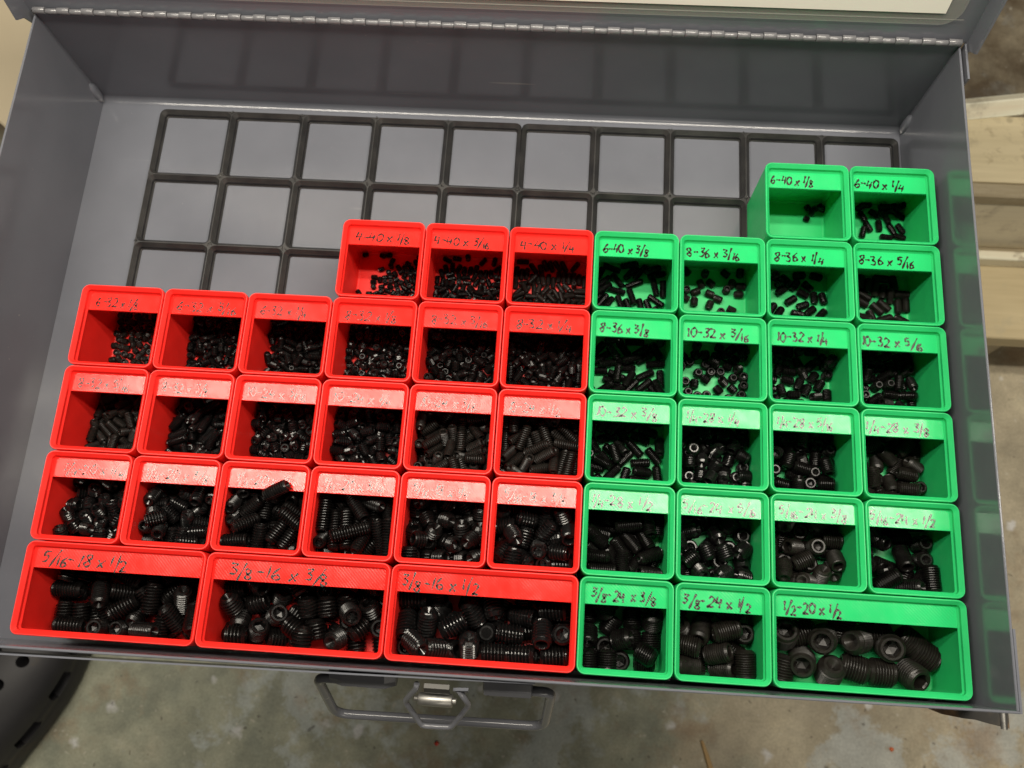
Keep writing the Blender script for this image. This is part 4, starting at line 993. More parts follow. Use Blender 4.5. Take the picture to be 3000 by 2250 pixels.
[21,1049,1177,135,-147,5,1177,1162,136,90,42,1074,1147,97,1,90,877,1219,138,-90,8,1009,1223,137,180,19,923,1215,96,123,0,1100,1195,96,
 -115,0,953,1115,102,-9,28,968,1189,151,47,-13,885,1189,96,33,0,1216,1208,103,156,-52,1171,1128,103,-54,42,1092,1220,141,88,-3,1080,1143,
 144,34,0,1194,1136,170,99,45,972,1162,96,-92,0,885,1171,140,5,-15,1120,1140,96,83,0,930,1215,142,52,0,1165,1222,115,0,-38,1144,
 1122,154,-60,34,1062,1222,97,55,-89,1028,1131,103,-54,-39,1195,1217,150,-105,3,1032,1131,161,115,39,1127,1170,142,-107,-46,938,1143,139,-72,-41,
 1218,1135,96,-75,0,1222,1166,140,90,68,983,1215,96,-44,0,1146,1184,96,155,0,1137,1222,158,180,-35,1026,1191,96,-138,0,1002,1158,133,-54,
 -39,919,1156,96,-147,0,907,1217,184,-159,-16,985,878,96,-90,0,1088,1017,96,-7,0,912,1080,96,-60,0,1071,902,97,-31,-90,1128,971,97,
 -13,-89,1172,936,96,-179,0,988,953,97,-107,-89,911,1005,96,55,0,1223,1019,96,-90,0,896,926,96,-177,0,1094,1094,96,-27,0,1002,1047,
 96,15,0,1117,877,96,0,0,1031,877,97,0,90,1047,1059,96,105,0,1177,1048,97,180,90,946,928,97,0,90,1083,957,103,-70,-39,1175,
 990,103,-92,-41,950,1042,96,-56,0,1086,1055,125,63,-48,878,1039,97,-49,-90,924,878,97,0,90,1223,878,96,90,0,1030,999,96,2,0,
 1056,879,143,-90,-1,1216,1074,103,-54,42,885,1120,96,-148,0,1136,1025,97,-71,-89,1144,1087,97,180,-90,1030,931,96,48,0,1125,924,97,0,
 -90,878,971,97,0,90,940,976,122,145,-38,1223,1032,142,90,0,998,1092,114,-10,29,1074,988,140,-54,50,877,877,97,-157,-89,1030,970,140,
 -28,76,1219,925,97,158,-89,885,1076,135,144,-13,1171,885,113,43,-10,1106,1096,149,-70,56,1186,1095,133,-40,-48,946,1082,138,-35,5,1058,932,
 139,-138,24,930,929,144,152,0,1172,958,137,175,-3,980,999,97,40,90,1121,878,142,-90,0,1009,877,143,-180,-7,1124,1025,144,153,0,1175,
 1017,142,-99,49,1053,1100,131,-56,51,878,1006,140,-90,59,895,1122,153,-71,39,1067,1029,160,63,-48,884,901,143,49,-5,1207,877,147,0,-25,
 1147,1066,146,-40,74,918,1043,141,-126,-1,985,1054,143,100,73,1112,927,144,-5,1,982,971,153,105,21,1222,972,97,180,0,1223,1080,159,-90,
 -13,1090,887,177,-91,0,1064,1078,172,-82,-36,962,878,136,90,0,1024,1025,142,-141,60,1169,985,176,-5,3,879,954,144,2,0,881,1080,182,
 1,7,997,928,143,18,-6,1162,914,150,-66,-62,1221,923,144,-172,-89,920,877,162,-180,49,1126,972,144,85,0,1222,981,143,90,77,962,1016,
 157,163,-54,1174,1089,185,-48,1,983,1119,149,-9,29],
[22,1406,1162,133,-124,12,1297,1223,147,0,90,1484,1223,96,0,0,1479,1183,135,90,-39,1575,1139,96,-133,0,1599,1222,141,0,3,1323,1181,96,
 150,0,1544,1098,130,151,-34,1642,1182,151,90,87,1424,1222,130,0,-34,1580,1203,182,-172,-6,1490,1108,109,-172,49,1366,1198,155,-45,-40,1631,1213,
 96,9,0,1389,1211,96,-102,0,1297,1127,104,90,-19,1522,1209,138,-65,-34,1640,1158,96,-85,0,1298,1136,164,90,52,1343,1092,142,94,-19,1564,
 1209,96,-46,0,1400,1102,151,-23,49,1597,1165,141,-86,6,1310,1176,142,5,13,1456,1089,151,-114,-24,1343,1223,105,-109,90,1533,1162,96,47,0,
 1439,1155,166,99,16,1372,1136,96,139,0,1433,1121,105,0,90,1606,1106,109,164,70,1465,1160,96,161,0,1499,996,96,-59,0,1344,1081,96,26,
 0,1387,923,96,45,0,1633,1057,96,178,0,1552,1066,96,9,0,1631,877,105,37,90,1404,1047,96,-147,0,1306,969,96,0,0,1478,886,96,
 90,0,1579,952,96,90,0,1298,909,96,88,0,1474,1060,96,-41,0,1408,993,96,34,0,1643,1094,138,90,47,1520,940,96,-140,0,1354,1023,
 96,-59,0,1584,877,105,23,90,1634,969,96,0,0,1419,890,96,45,0,1539,1017,109,-36,-49,1402,1044,142,-136,0,1357,948,121,-118,27,1448,
 1025,130,49,-35,1582,934,142,141,0,1634,923,96,0,0,1444,951,108,154,38,1297,1024,96,-90,0,1351,877,118,180,-37,1506,1071,143,-129,-58,
 1594,1103,164,-85,8,1382,1052,183,142,-30,1526,878,105,0,-90,1591,1020,114,-57,-36,1477,987,136,-136,-29,1297,1071,136,90,-19,1398,977,143,95,
 -1,1635,886,159,90,0,1454,877,146,180,-60,1311,963,142,39,0,1555,1036,161,-80,9,1629,1140,187,152,35,1311,889,151,140,-21,1447,1070,192,
 14,16,1586,985,160,0,-51,1348,1019,151,-149,89,1642,1009,125,89,-34,1471,1036,169,40,-35,1550,891,158,51,-15,1552,1155,150,-33,82,1310,1096,
 186,161,49,1423,916,145,19,25,1630,949,176,145,-34,1297,1007,161,-90,53,1517,1011,185,-90,-10,1361,1151,170,-119,-48,1330,923,177,-51,35,1488,
 922,141,-60,9,1643,1058,180,90,-43,1522,949,155,-69,32,1368,973,178,-176,-45,1510,1136,161,119,51,1435,981,172,118,19,1642,990,193,90,-67,
 1310,1049,192,-169,-10,1308,964,201,177,-5,1398,878,168,-180,-12,1586,878,186,0,-38,1521,1098,188,5,-23,1490,878,188,0,-30,1601,1026,183,-155,
 68,1397,930,180,17,26,1371,1111,193,21,24,1334,1009,212,-1,-16],
[23,1954,1223,96,0,0,1778,1223,115,-180,-31,1717,1113,122,90,51,1922,1148,96,-109,0,2040,1174,96,-50,0,1717,1071,142,-90,-51,1795,1152,96,
 -55,0,2063,937,183,90,-10,2041,973,122,-12,-51,1884,1195,113,91,-15,2007,933,170,-148,-63,1840,1195,96,-81,0,1970,997,137,92,17,1834,1207,
 167,146,48,2034,1020,112,10,-25,1849,1097,96,-118,0,1752,1133,96,125,0,1770,1147,136,125,0,2000,1150,96,130,0,1921,1210,146,-19,-18,1898,
 1015,126,50,-20,2062,1222,121,180,-90,2063,1108,122,90,50,1718,1197,158,-51,-89,1781,1198,164,133,14,1952,1093,96,61,0,1881,1060,96,-118,0,
 1802,1010,123,60,-30,1903,905,96,-125,0,1979,1043,96,52,0,1789,968,96,175,0,2029,919,96,-36,0,1745,912,96,-165,0,1852,902,120,87,
 -43,1717,981,96,90,0,1908,976,96,13,0,2045,905,144,90,-10,1973,877,96,-180,0,1787,878,112,180,24,1832,1106,138,63,-1,1921,934,142,
 -15,0,1847,932,156,78,-42,1970,877,142,0,0,1758,1026,124,63,-20,1873,1085,138,63,0,1795,913,148,-73,15,2034,1068,139,159,7,1895,900,
 167,-81,-49,2036,1024,162,-34,-19,1832,1155,190,-125,-22,1831,996,160,67,-23,1991,1210,167,128,67,2063,935,230,-90,10,1940,1116,142,-60,0,1744,
 947,162,0,67,1949,906,188,-109,0,1717,1022,195,-90,79,2014,989,191,-153,-25,1872,979,191,58,-19,1966,1161,163,122,50,1879,1150,174,67,-14,
 1994,901,209,90,60,1780,1025,165,-128,23,2062,1071,188,-90,40,1758,1135,179,101,13,1940,1051,179,-135,-19,1861,877,206,0,13,1916,1120,187,-99,
 -26,1993,981,233,17,25,1809,945,211,54,66,2037,1169,185,3,1,1923,972,189,-168,64,1785,1065,196,-140,18,1828,902,240,41,-20,1944,906,234,
 109,-2,1834,1055,212,94,59,1990,1023,213,23,32,1789,992,214,-134,26,1876,1076,204,98,43,1758,1099,218,35,7,1999,947,265,180,0,2028,1121,
 188,-15,60,1717,904,168,90,86,1902,906,256,-69,6,1992,1156,229,7,1,1778,1024,246,39,-19,1920,1041,219,90,5,1768,897,196,60,56,1997,
 878,265,180,31,1717,1123,236,90,-41,1870,997,233,-96,25,1989,1099,199,-51,18],
[24,2353,1179,113,-86,18,2138,877,136,-82,90,2218,960,96,46,0,2483,1026,136,0,90,2365,1087,96,-130,0,2407,941,105,129,-9,2391,1036,138,
 36,63,2170,1223,134,-180,50,2170,1037,96,-52,0,2276,904,160,-139,42,2137,1177,137,-95,90,2457,1163,133,-57,-30,2306,1180,105,-87,-9,2217,1119,
 96,-146,0,2445,966,142,-41,0,2283,1057,96,109,0,2137,1011,122,-90,-28,2222,993,144,-170,-5,2178,1148,96,34,0,2444,1189,96,42,0,2231,
 1214,136,2,-55,2300,1050,142,-178,0,2393,1191,133,-109,48,2427,1032,96,98,0,2352,877,96,0,0,2245,921,96,-134,0,2137,923,137,-23,90,
 2483,939,96,90,0,2356,920,123,122,-31,2230,878,138,0,-23,2395,938,150,129,-9,2453,877,178,0,-74,2201,1048,130,-140,43,2444,1106,132,-46,
 -11,2327,878,182,-113,90,2137,877,264,52,-89,2269,1115,162,116,-23,2440,991,187,-19,-10,2215,1077,167,92,-28,2327,1005,167,71,32,2395,1095,164,
 178,-19,2311,1138,145,-89,-8,2440,935,191,-26,-5,2224,946,151,12,12,2483,1119,178,-90,5,2364,909,185,-47,31,2167,1139,142,-125,0,2482,964,
 229,90,-5,2299,1136,191,129,-4,2184,921,196,-89,13,2443,1180,198,64,13,2321,956,202,-140,3,2137,1050,192,90,4,2195,958,234,47,-23,2349,
 1189,183,67,-44,2413,1075,215,-40,-7,2263,1024,208,-74,-1,2389,1190,206,-113,44,2204,1089,212,44,-19,2421,958,238,74,-4,2254,1213,182,-162,54,
 2160,988,242,-126,46,2466,1180,244,108,23,2326,926,241,17,-23,2181,1181,206,-91,-2,2300,1049,229,112,11,2455,946,269,79,3,2247,944,238,50,
 62,2138,1181,223,90,0,2446,1103,232,138,2,2334,983,275,24,37,2380,963,261,88,-21,2225,1070,250,-109,-5,2334,1088,242,111,2,2439,1044,259,
 -10,9,2338,1222,215,0,31,2175,1157,251,-89,-2,2203,895,264,-19,-57,2294,1018,268,-158,-20],
[25,2717,1149,96,-56,0,2557,1167,118,90,-40,2617,1198,96,133,0,2770,1200,96,-138,0,2873,1223,96,0,0,2847,1170,96,161,0,2692,1223,96,
 0,0,2808,1133,96,-23,0,2641,1128,96,-162,0,2557,1030,121,-67,-89,2805,918,96,-13,0,2582,902,96,-133,0,2733,1025,96,-133,0,2874,1047,
 96,-49,0,2735,935,96,-106,0,2585,977,96,-12,0,2897,951,96,-82,0,2811,1008,96,-174,0,2665,1059,96,-40,0,2789,877,122,-180,-50,2676,
 1182,140,-130,-3,2576,1090,96,120,0,2656,877,96,0,0,2641,1015,96,136,0,2821,962,107,177,17,2711,1076,117,-55,35,2673,948,96,-134,0,
 2622,996,134,-29,10,2903,1091,114,90,-30,2875,878,115,0,-31,2614,1194,142,-107,0,2680,1041,142,109,0,2783,1077,96,134,0,2558,918,133,90,
 -29],
[26,3037,1206,162,114,60,3253,1173,103,137,0,3158,1151,103,72,0,3073,1130,105,0,-89,3209,1155,157,-180,-8,3025,1167,103,-137,0,3217,1111,103,
 103,0,3313,1212,103,94,0,2992,1108,132,163,-4,3315,1147,105,0,-90,3208,1215,164,180,0,2986,1214,105,180,90,3136,1215,145,0,-37,3079,1205,
 103,-131,0,3195,1215,103,180,0,3177,1051,103,159,0,3050,1013,103,4,0,3282,959,105,0,-90,3308,1076,103,-68,0,3191,897,103,-90,0,2985,
 894,103,90,0,2985,1044,103,-89,0,3112,905,103,-13,0,3224,986,103,164,0,3252,885,105,180,-90,3048,1074,105,162,-90,3315,1010,105,-37,-90,
 2987,982,103,1,0,3144,962,113,178,40,3246,1044,103,-106,0,3156,888,157,167,-49,3314,898,103,-180,0,3209,947,151,-106,59,2985,1038,164,90,
 0,3045,889,103,-90,0,3118,1088,113,42,41,2986,946,152,-180,0,3311,959,166,0,-6,3255,886,167,90,0,3049,952,105,0,-90,3143,939,195,
 -123,24,3263,1107,149,-118,16,3060,1080,168,-176,-90,3077,885,162,0,41,3171,1007,147,54,34,3045,1018,164,-91,0,3125,1153,154,8,27,3305,1056,
 164,152,-4,3315,897,164,90,0,3098,958,155,-93,-2,2985,885,165,-142,90,3201,886,200,0,-40,3182,1085,161,-136,-69,3108,1030,139,83,-41,3038,
 891,210,-4,-49],
[27,3496,1214,157,-179,30,3677,1144,113,0,-89,3669,1215,113,0,-90,3466,1202,103,81,0,3412,1145,119,54,67,3729,1201,103,-103,0,3608,1214,113,
 0,90,3406,1214,113,-106,-90,3606,1133,103,-3,0,3480,1110,103,-53,0,3546,1205,103,-89,0,3525,1056,103,35,0,3581,885,103,0,0,3424,1053,
 103,35,0,3684,899,103,144,0,3673,1075,103,-94,0,3414,885,103,-180,0,3658,1005,113,180,-90,3507,943,106,165,-5,3466,1008,113,0,-89,3601,
 1070,119,124,49,3719,971,103,-24,0,3735,1047,103,-90,0,3416,948,119,54,-49,3633,949,113,-35,90,3406,1083,155,89,-20,3565,990,103,-19,0,
 3710,1037,158,-78,7,3521,1139,137,136,15,3487,885,113,0,-89,3734,1122,113,0,-90,3722,885,163,-180,10,3405,994,159,91,-55,3573,940,147,-90,
 -39,3589,1020,152,-14,-3,3467,1086,169,-143,65,3524,1053,164,70,0,3706,946,157,-1,13,3417,885,164,180,0,3593,1149,163,-105,17],
[28,3957,1149,103,-7,0,3831,1199,158,107,59,4138,1215,103,180,0,4055,1158,103,-134,0,4155,1137,103,90,0,3854,1143,103,17,0,4025,1215,121,
 0,-90,4065,1063,103,-122,0,3920,1215,121,180,90,3946,993,103,-2,0,4101,997,103,65,0,4096,914,103,-22,0,3842,885,103,0,0,3825,1055,
 103,-90,0,3984,909,103,109,0,4155,957,121,0,90,3963,1064,123,75,-41,3825,955,123,-90,41,4132,1067,144,-24,-26,3896,1075,103,-73,0,4026,
 970,121,90,-33,4088,885,156,0,12,4009,1101,148,144,22,3920,908,117,-80,-21,4095,1015,163,169,-2,3867,1025,149,-83,-6,3989,897,164,-4,0,
 4094,1149,153,44,-1,3921,1149,164,22,0,3847,886,164,-180,0,4096,943,178,-10,34,3928,993,170,-80,-24],
[29,375,629,156,-90,-60,111,657,103,-166,0,295,795,105,-113,90,147,725,113,-56,-62,109,785,112,106,-28,45,654,139,90,-50,240,708,103,
 91,0,374,669,104,-180,0,52,759,103,-164,0,219,645,103,-178,0,211,790,222,-15,-17,253,658,164,128,-11,49,795,153,-180,-7,375,794,
 103,90,0,196,702,147,142,-27,187,795,164,1,72,292,686,207,44,26,172,793,103,91,0,46,741,183,-94,30,83,714,135,121,55,289,
 657,112,14,-64,375,732,105,0,90,108,792,181,-50,-79,234,771,104,91,0,250,794,162,90,0,162,623,143,32,-40,328,686,155,-63,38,
 284,593,103,-166,0,120,595,103,-76,0,45,526,103,-89,0,232,466,103,90,0,225,560,103,25,0,302,490,104,-125,0,374,527,103,90,
 0,372,595,103,0,0,45,592,103,90,0,94,465,103,-180,0,169,533,105,0,-90,258,520,141,115,-35,220,594,154,42,-9,108,527,103,
 90,0,313,548,144,107,-53,90,595,156,126,-12,373,465,103,0,0,166,471,112,0,-29,256,559,188,32,-25,52,465,160,0,17,374,658,
 210,93,-30,311,475,172,-88,33,255,615,219,104,33,182,534,167,-64,0,137,680,165,-149,-62,375,562,164,90,61,195,649,197,-120,-59,207,
 468,159,94,-2,316,606,172,140,-30,45,553,170,90,58,374,465,164,0,0,46,504,207,-90,32,375,795,165,-22,90,314,737,105,34,90,
 261,487,204,-131,-34,184,592,220,103,61,51,617,208,1,15,113,525,164,3,-2,340,522,207,41,44,181,465,213,0,31,158,744,186,155,
 -23,313,795,167,0,0,96,512,244,-51,-14,374,465,224,0,0,292,547,236,68,-1,266,732,160,1,60,45,567,242,-90,-55,121,621,203,
 104,-22,313,631,230,-70,-56,125,465,167,0,61,364,733,174,153,21,233,472,258,86,16,150,691,228,31,62,211,534,230,51,51,214,724,
 209,155,-22,46,475,272,-87,-33,375,592,220,-90,-61,165,500,263,173,-29,81,677,193,-2,-26,374,727,234,-90,-10,127,559,218,78,65],
[30,465,692,103,90,0,524,795,122,-180,-85,663,690,103,-32,0,465,702,187,90,70,795,513,163,90,-60,778,666,103,1,0,686,613,120,
 11,-18,607,607,149,-49,38,589,676,166,-112,57,580,738,103,148,0,553,575,121,-77,-90,795,733,146,90,34,795,627,150,-90,-31,545,674,
 103,-49,0,465,772,151,90,-20,795,561,202,-90,59,684,776,103,40,0,735,725,155,91,33,676,555,176,-135,9,602,795,121,98,90,774,
 775,103,44,0,528,707,167,-97,19,516,525,121,48,-89,688,465,103,180,0,631,541,103,117,0,778,564,103,-180,0,533,465,121,-8,-90,
 487,598,103,-139,0,702,532,124,-72,42,776,465,126,0,-51,467,465,121,0,-89,506,488,198,-53,0,689,465,173,-180,-15,487,626,161,179,
 -14,590,488,103,-63,0,572,532,193,-143,9,488,465,253,0,25,792,475,257,-89,75,659,696,164,-107,0,540,580,214,48,-27,610,483,196,
 43,31,487,648,219,2,14,658,795,181,180,44,713,564,229,174,19,465,572,187,90,68,709,465,241,0,15,587,643,238,-23,-1,725,634,
 174,-64,-13,519,772,207,57,-12,576,487,247,-100,-9,466,526,276,156,88,675,625,217,-154,-43,674,761,236,-89,-52,561,595,273,130,21,718,
 519,272,-173,-2,739,695,229,91,-57,533,518,294,-73,49,579,734,196,-125,42,640,578,251,-128,-57,795,530,295,-90,66,481,593,282,-44,51,
 735,778,217,90,-57,777,634,227,-123,-3,634,487,273,82,13,794,693,280,90,-31,623,693,234,-17,-63,524,561,340,-160,20,795,772,220,-90,
 19,680,465,316,-180,25,680,688,270,-91,38,466,670,283,90,-50],
[31,1107,715,432,-155,-18,885,749,103,-90,0,1215,758,128,-90,-30,985,562,150,143,11,885,619,130,-90,34,1142,499,153,-117,31,915,795,193,
 0,73,1040,766,103,-141,0,1110,660,148,-122,-47,1020,592,103,-19,0,1025,652,174,-142,-16,1075,739,150,54,25,1124,746,103,70,0,1012,465,
 164,0,0,923,524,178,176,-17,945,762,103,-90,0,981,668,120,-178,17,1215,499,103,90,0,1164,693,129,91,30,1157,589,103,-163,0,1215,
 707,174,90,29,896,502,103,102,0,1106,465,103,0,0,980,500,103,127,0,1215,465,197,0,90,885,465,197,16,-89,1179,603,164,8,0,
 1073,563,164,-35,-14,1185,520,194,-141,34,924,512,244,-40,-1,1003,764,161,-139,1,1191,680,226,-124,-28,1049,504,212,8,-4,1008,618,225,-170,
 -9,994,696,206,-143,-17,1181,580,221,2,-2,886,741,199,84,83,1053,564,230,8,-3,1135,795,205,0,-42,905,642,184,-75,29,1179,536,262,
 178,7,984,764,221,41,-1,1097,670,235,-71,-18,1019,502,279,-90,-16,923,671,244,166,-20,1155,465,272,180,-36,1121,618,284,-27,-4,924,466,
 298,-180,-7,885,601,298,90,-63,1080,523,291,-92,0,1214,654,279,90,41,1023,654,284,88,-9,934,552,293,41,-30,1167,517,331,61,-13,970,
 751,287,-93,15,1146,713,257,-96,58,1025,503,341,81,15,1177,631,329,152,3,957,566,348,33,-29,1078,735,305,80,-18,1110,538,344,60,-12,
 1182,795,244,-179,42,905,744,317,-63,33,1179,593,381,145,6,921,482,357,5,5,966,647,323,38,20,885,658,332,-90,57],
[32,1419,617,103,48,0,1575,660,103,-90,0,1569,501,103,26,0,1635,531,164,-90,2,1533,795,132,0,20,1635,729,103,90,0,1305,703,164,
 90,0,1305,540,103,90,0,1387,727,103,-105,0,1457,569,103,48,0,1305,730,103,90,0,1536,599,151,68,13,1443,466,169,0,-88,1541,735,
 154,0,26,1428,593,164,-88,0,1483,627,188,91,-2,1344,465,168,180,61,1570,480,201,-168,-27,1365,609,164,90,0,1588,614,205,57,6,1402,
 575,221,-101,-2,1557,519,250,45,0,1305,699,224,90,0,1509,547,284,70,-28,1305,535,231,-90,68,1531,728,218,96,-4,1462,591,247,-100,-4,
 1606,679,272,106,-21,1366,780,228,-138,74,1590,531,310,104,22,1416,740,202,-134,23,1490,783,268,172,-21,1362,566,269,94,-9,1512,707,280,161,
 -34,1419,574,292,96,-4,1634,532,353,90,9,1454,690,308,-52,18,1454,557,350,-161,12,1305,651,287,90,-2],
[33,2042,721,163,-112,-48,1822,721,181,-175,-50,2048,785,108,180,90,1730,734,111,-180,0,1879,699,111,128,0,1932,643,161,95,-15,1732,699,178,
 90,31,1796,788,108,180,90,1922,788,111,0,0,1732,788,176,-37,-90,1891,591,111,-60,0,1855,788,164,0,45,1790,675,108,0,90,1944,722,
 151,-19,-35,1987,788,164,-180,50,2038,781,222,154,-37,2000,672,108,0,90,1987,472,120,180,-49,1812,578,111,-169,0,2047,538,111,174,0,1782,
 482,111,-86,0,1917,522,108,141,-90,1732,557,119,90,-57,1979,585,120,-95,53,1974,533,171,120,32,1852,480,140,-72,-22,2045,607,153,95,-43,
 1846,645,161,163,-43,2050,475,172,0,0,1730,624,156,0,0,1740,473,174,0,30,1886,552,184,-29,3,1916,470,183,90,0,1803,547,181,101,
 -80,2000,659,194,-160,-42,1792,649,216,119,-23,2050,550,200,0,0,1732,585,223,90,41,1929,536,252,-16,55,1733,473,255,39,-87,1975,726,223,
 128,23,1974,474,232,0,46,1804,470,209,-90,0,1759,735,249,47,-34,2047,609,246,-90,-40,1736,471,328,90,2,1887,651,224,163,-43,1768,547,
 279,-179,37,2038,478,271,20,-42,1870,472,244,0,36,2046,695,256,-90,-43,1804,788,220,-180,-45,1829,592,243,-127,-46,2008,557,282,45,-41,1881,
 732,226,169,39,1960,615,242,-89,-39],
[34,2377,657,129,42,-46,2320,472,111,0,0,2458,787,111,0,0,2152,572,111,90,0,2398,787,195,-180,75,2152,778,111,90,0,2240,550,111,
 83,0,2468,729,161,-90,-56,2326,566,111,-111,0,2192,786,176,180,30,2253,754,111,76,0,2354,771,111,-42,0,2468,631,127,90,-39,2324,737,
 173,88,35,2187,472,121,-142,90,2397,539,121,150,90,2287,483,186,-90,2,2306,581,184,22,17,2162,472,206,0,0,2457,489,129,-113,-48,2467,
 556,186,90,-39,2180,559,183,147,14,2362,483,205,-128,65,2261,488,258,146,-23,2287,663,128,38,-41,2442,664,194,174,-26,2447,472,219,180,-15,
 2261,588,247,74,-2,2153,688,126,-90,-79,2168,519,267,50,-23,2356,695,228,-106,-27,2407,597,216,-170,-43,2214,629,169,146,-20,2330,540,266,-89,
 68,2169,641,234,-172,-15,2468,773,248,-90,-59,2152,714,218,90,78,2269,677,250,172,16,2424,529,267,-5,21,2214,488,321,-100,-7,2240,715,189,
 -176,8,2434,707,271,117,48,2267,776,239,153,-40,2363,625,276,-129,-17,2212,591,310,126,-46,2467,612,295,-90,48],
[35,2877,699,103,-104,0,2565,700,103,90,0,2601,562,152,153,34,2746,756,103,-89,0,2625,762,103,-90,0,2565,500,103,-90,0,2658,668,103,
 -180,0,2601,604,103,-2,0,2817,762,103,90,0,2867,795,139,-180,53,2822,609,103,139,0,2662,504,103,63,0,2768,465,103,-180,0,2879,503,
 103,71,0,2895,704,163,-90,-1,2603,481,164,162,0,2736,586,103,154,0,2686,762,103,-90,0,2834,637,156,-60,11,2681,526,169,126,27,2800,
 513,144,44,-25,2766,613,156,132,-7,2782,762,153,-90,0,2722,569,161,-50,-8,2603,646,160,-12,-7,2859,547,182,25,-23,2716,756,155,90,0,
 2633,465,224,-180,0,2727,502,209,90,13,2599,620,214,-40,-20,2845,701,198,-78,17,2602,527,229,176,-15,2751,681,207,9,1,2858,466,178,-180,
 30,2655,748,156,90,0],
[36,3307,785,169,-90,1,3059,786,111,90,0,3177,753,111,-73,0,3307,673,113,0,-89,2992,728,113,0,90,3108,713,111,19,0,3260,741,111,
 -73,0,3056,679,173,-169,-41,3148,611,111,139,0,3106,535,111,28,0,3240,611,113,0,-90,3243,482,111,-72,0,3038,477,111,-84,0,2994,651,
 113,0,-90,3196,548,113,0,90,3165,473,113,-125,-90,3303,547,122,98,-36,2992,557,113,180,-90,3054,603,113,180,90,3203,484,191,34,-26,3296,
 598,180,43,-27,2992,476,172,90,3,3099,484,176,-62,58,2992,615,201,90,-32,3179,667,155,110,-42,3295,482,169,-11,-27,3048,547,190,41,2,
 3111,776,167,-110,18,3234,717,180,-136,-24,3126,581,185,113,-4,3208,583,190,-69,2],
[37,3728,788,121,180,-89,3536,788,126,-180,-31,3446,777,111,91,0,3412,778,179,-90,-1,3710,712,111,0,0,3634,769,111,56,0,3572,708,121,
 0,90,3718,674,176,-180,0,3493,665,111,-95,0,3618,558,121,180,-90,3496,565,121,0,90,3718,629,111,-180,0,3621,633,111,3,0,3422,472,
 111,-180,0,3652,472,111,180,0,3557,494,111,-74,0,3415,616,121,0,-90,3728,535,129,90,-48,3413,525,167,89,-35,3536,631,171,-178,37,3658,
 507,192,-94,-56,3510,473,168,0,35,3427,692,146,1,60,3656,743,179,37,-11,3568,567,206,27,0,3415,613,213,86,-12,3728,581,190,-90,48,
 3499,743,188,48,-48,3576,472,222,0,-55,3633,636,196,0,90,3477,521,220,83,-28],
[38,4044,710,111,-178,0,4120,788,111,0,0,3858,627,111,0,0,3832,764,143,-90,-58,4143,609,136,180,-90,3916,788,136,0,-90,4067,510,112,
 -110,0,3908,473,136,0,90,3980,571,111,-20,0,3833,473,136,67,-90,4122,503,165,-129,20,3832,665,176,90,-32,4054,615,155,-88,39,3971,518,
 167,116,26,3875,556,143,-110,-70,4147,516,235,90,-6,3936,694,141,-34,49,3941,496,246,32,8,3876,727,218,146,41,4147,686,136,0,-90,4046,
 473,235,180,-50,4009,786,136,180,-89,3832,498,238,90,1],
[39,788,336,111,90,0,541,334,111,-94,0,52,323,111,-90,0,366,218,165,176,33,617,334,111,-94,0,128,84,111,-90,0,335,172,111,
 139,0,408,303,111,-151,0,712,84,111,90,0,324,342,111,29,0,712,336,186,-90,0,506,228,111,-4,0,90,201,111,-175,0,698,303,
 111,76,0,166,309,111,-147,0,94,330,174,78,-7,210,115,111,101,0,584,91,111,118,0,368,52,143,180,90,788,94,111,-90,0,476,
 52,111,0,0,281,124,139,121,32,52,88,111,-90,0,637,152,132,104,-23,498,334,173,87,-1,171,87,173,95,3,576,90,188,-101,-6,
 749,208,133,-160,24,385,148,213,34,-12,93,217,186,-180,-1,490,191,177,127,20,614,234,181,43,-2,224,260,141,64,37,751,82,186,36,
 0,90,90,176,90,0,441,125,146,78,-49,295,52,227,0,82,788,254,194,90,-7,171,330,186,-102,6,605,334,194,46,17,672,203,228,
 -107,-46,379,295,186,155,0,164,53,248,0,-4,522,52,246,180,-26,271,202,222,116,-40,788,366,219,53,90,428,367,203,180,-55,119,320,
 247,-102,7,746,120,254,101,-28,643,116,243,-53,-30,254,368,210,180,54,529,199,243,-94,-1],
[40,1107,359,208,180,-1,1490,360,121,0,-90,1218,359,118,2,0,1412,342,211,-157,-88,1619,268,121,-179,-89,1396,346,118,113,0,1605,360,132,
 0,37,1124,337,118,-178,0,1300,359,196,180,-26,1520,273,118,16,0,905,277,189,2,4,901,359,121,0,-90,1323,288,121,0,90,1198,165,
 118,-30,0,1029,358,118,-90,0,977,360,196,0,-55,1491,67,118,-81,0,927,199,121,0,90,1064,152,118,116,0,1289,122,118,142,0,1588,
 160,118,15,0,900,74,133,-90,50,1382,90,118,58,0,1223,255,118,150,0,1219,60,121,112,-89,1012,259,118,11,0,1614,68,118,-79,0,
 1453,156,121,180,-90,949,123,195,98,-47,1356,200,118,34,0,1553,217,188,105,51,1114,60,132,0,-32,994,60,118,0,0,1515,122,203,45,
 -22,1315,108,209,-77,0,1121,251,152,51,53,1443,242,186,-84,-22,960,60,264,180,7,1620,134,211,-37,90,1263,204,202,98,20,1029,299,249,
 -35,30,1044,89,207,54,55,1414,68,218,44,-68,1560,325,204,157,-24,1207,109,212,-34,5,1354,212,209,98,0,1478,188,258,-38,60,1020,209,
 196,20,5,910,199,239,-63,-42,1211,300,205,-59,8,1274,70,285,-98,-12,1118,161,195,26,59],
[41,2117,360,118,0,0,1905,360,118,0,0,2276,342,118,-90,0,2460,342,118,-90,0,2033,276,118,164,0,2110,146,136,0,-90,1766,163,118,
 -164,0,2369,178,118,-89,0,2366,342,118,90,0,2164,242,118,-115,0,1759,270,118,180,0,1836,178,235,-97,-34,2257,157,118,8,0,1961,189,
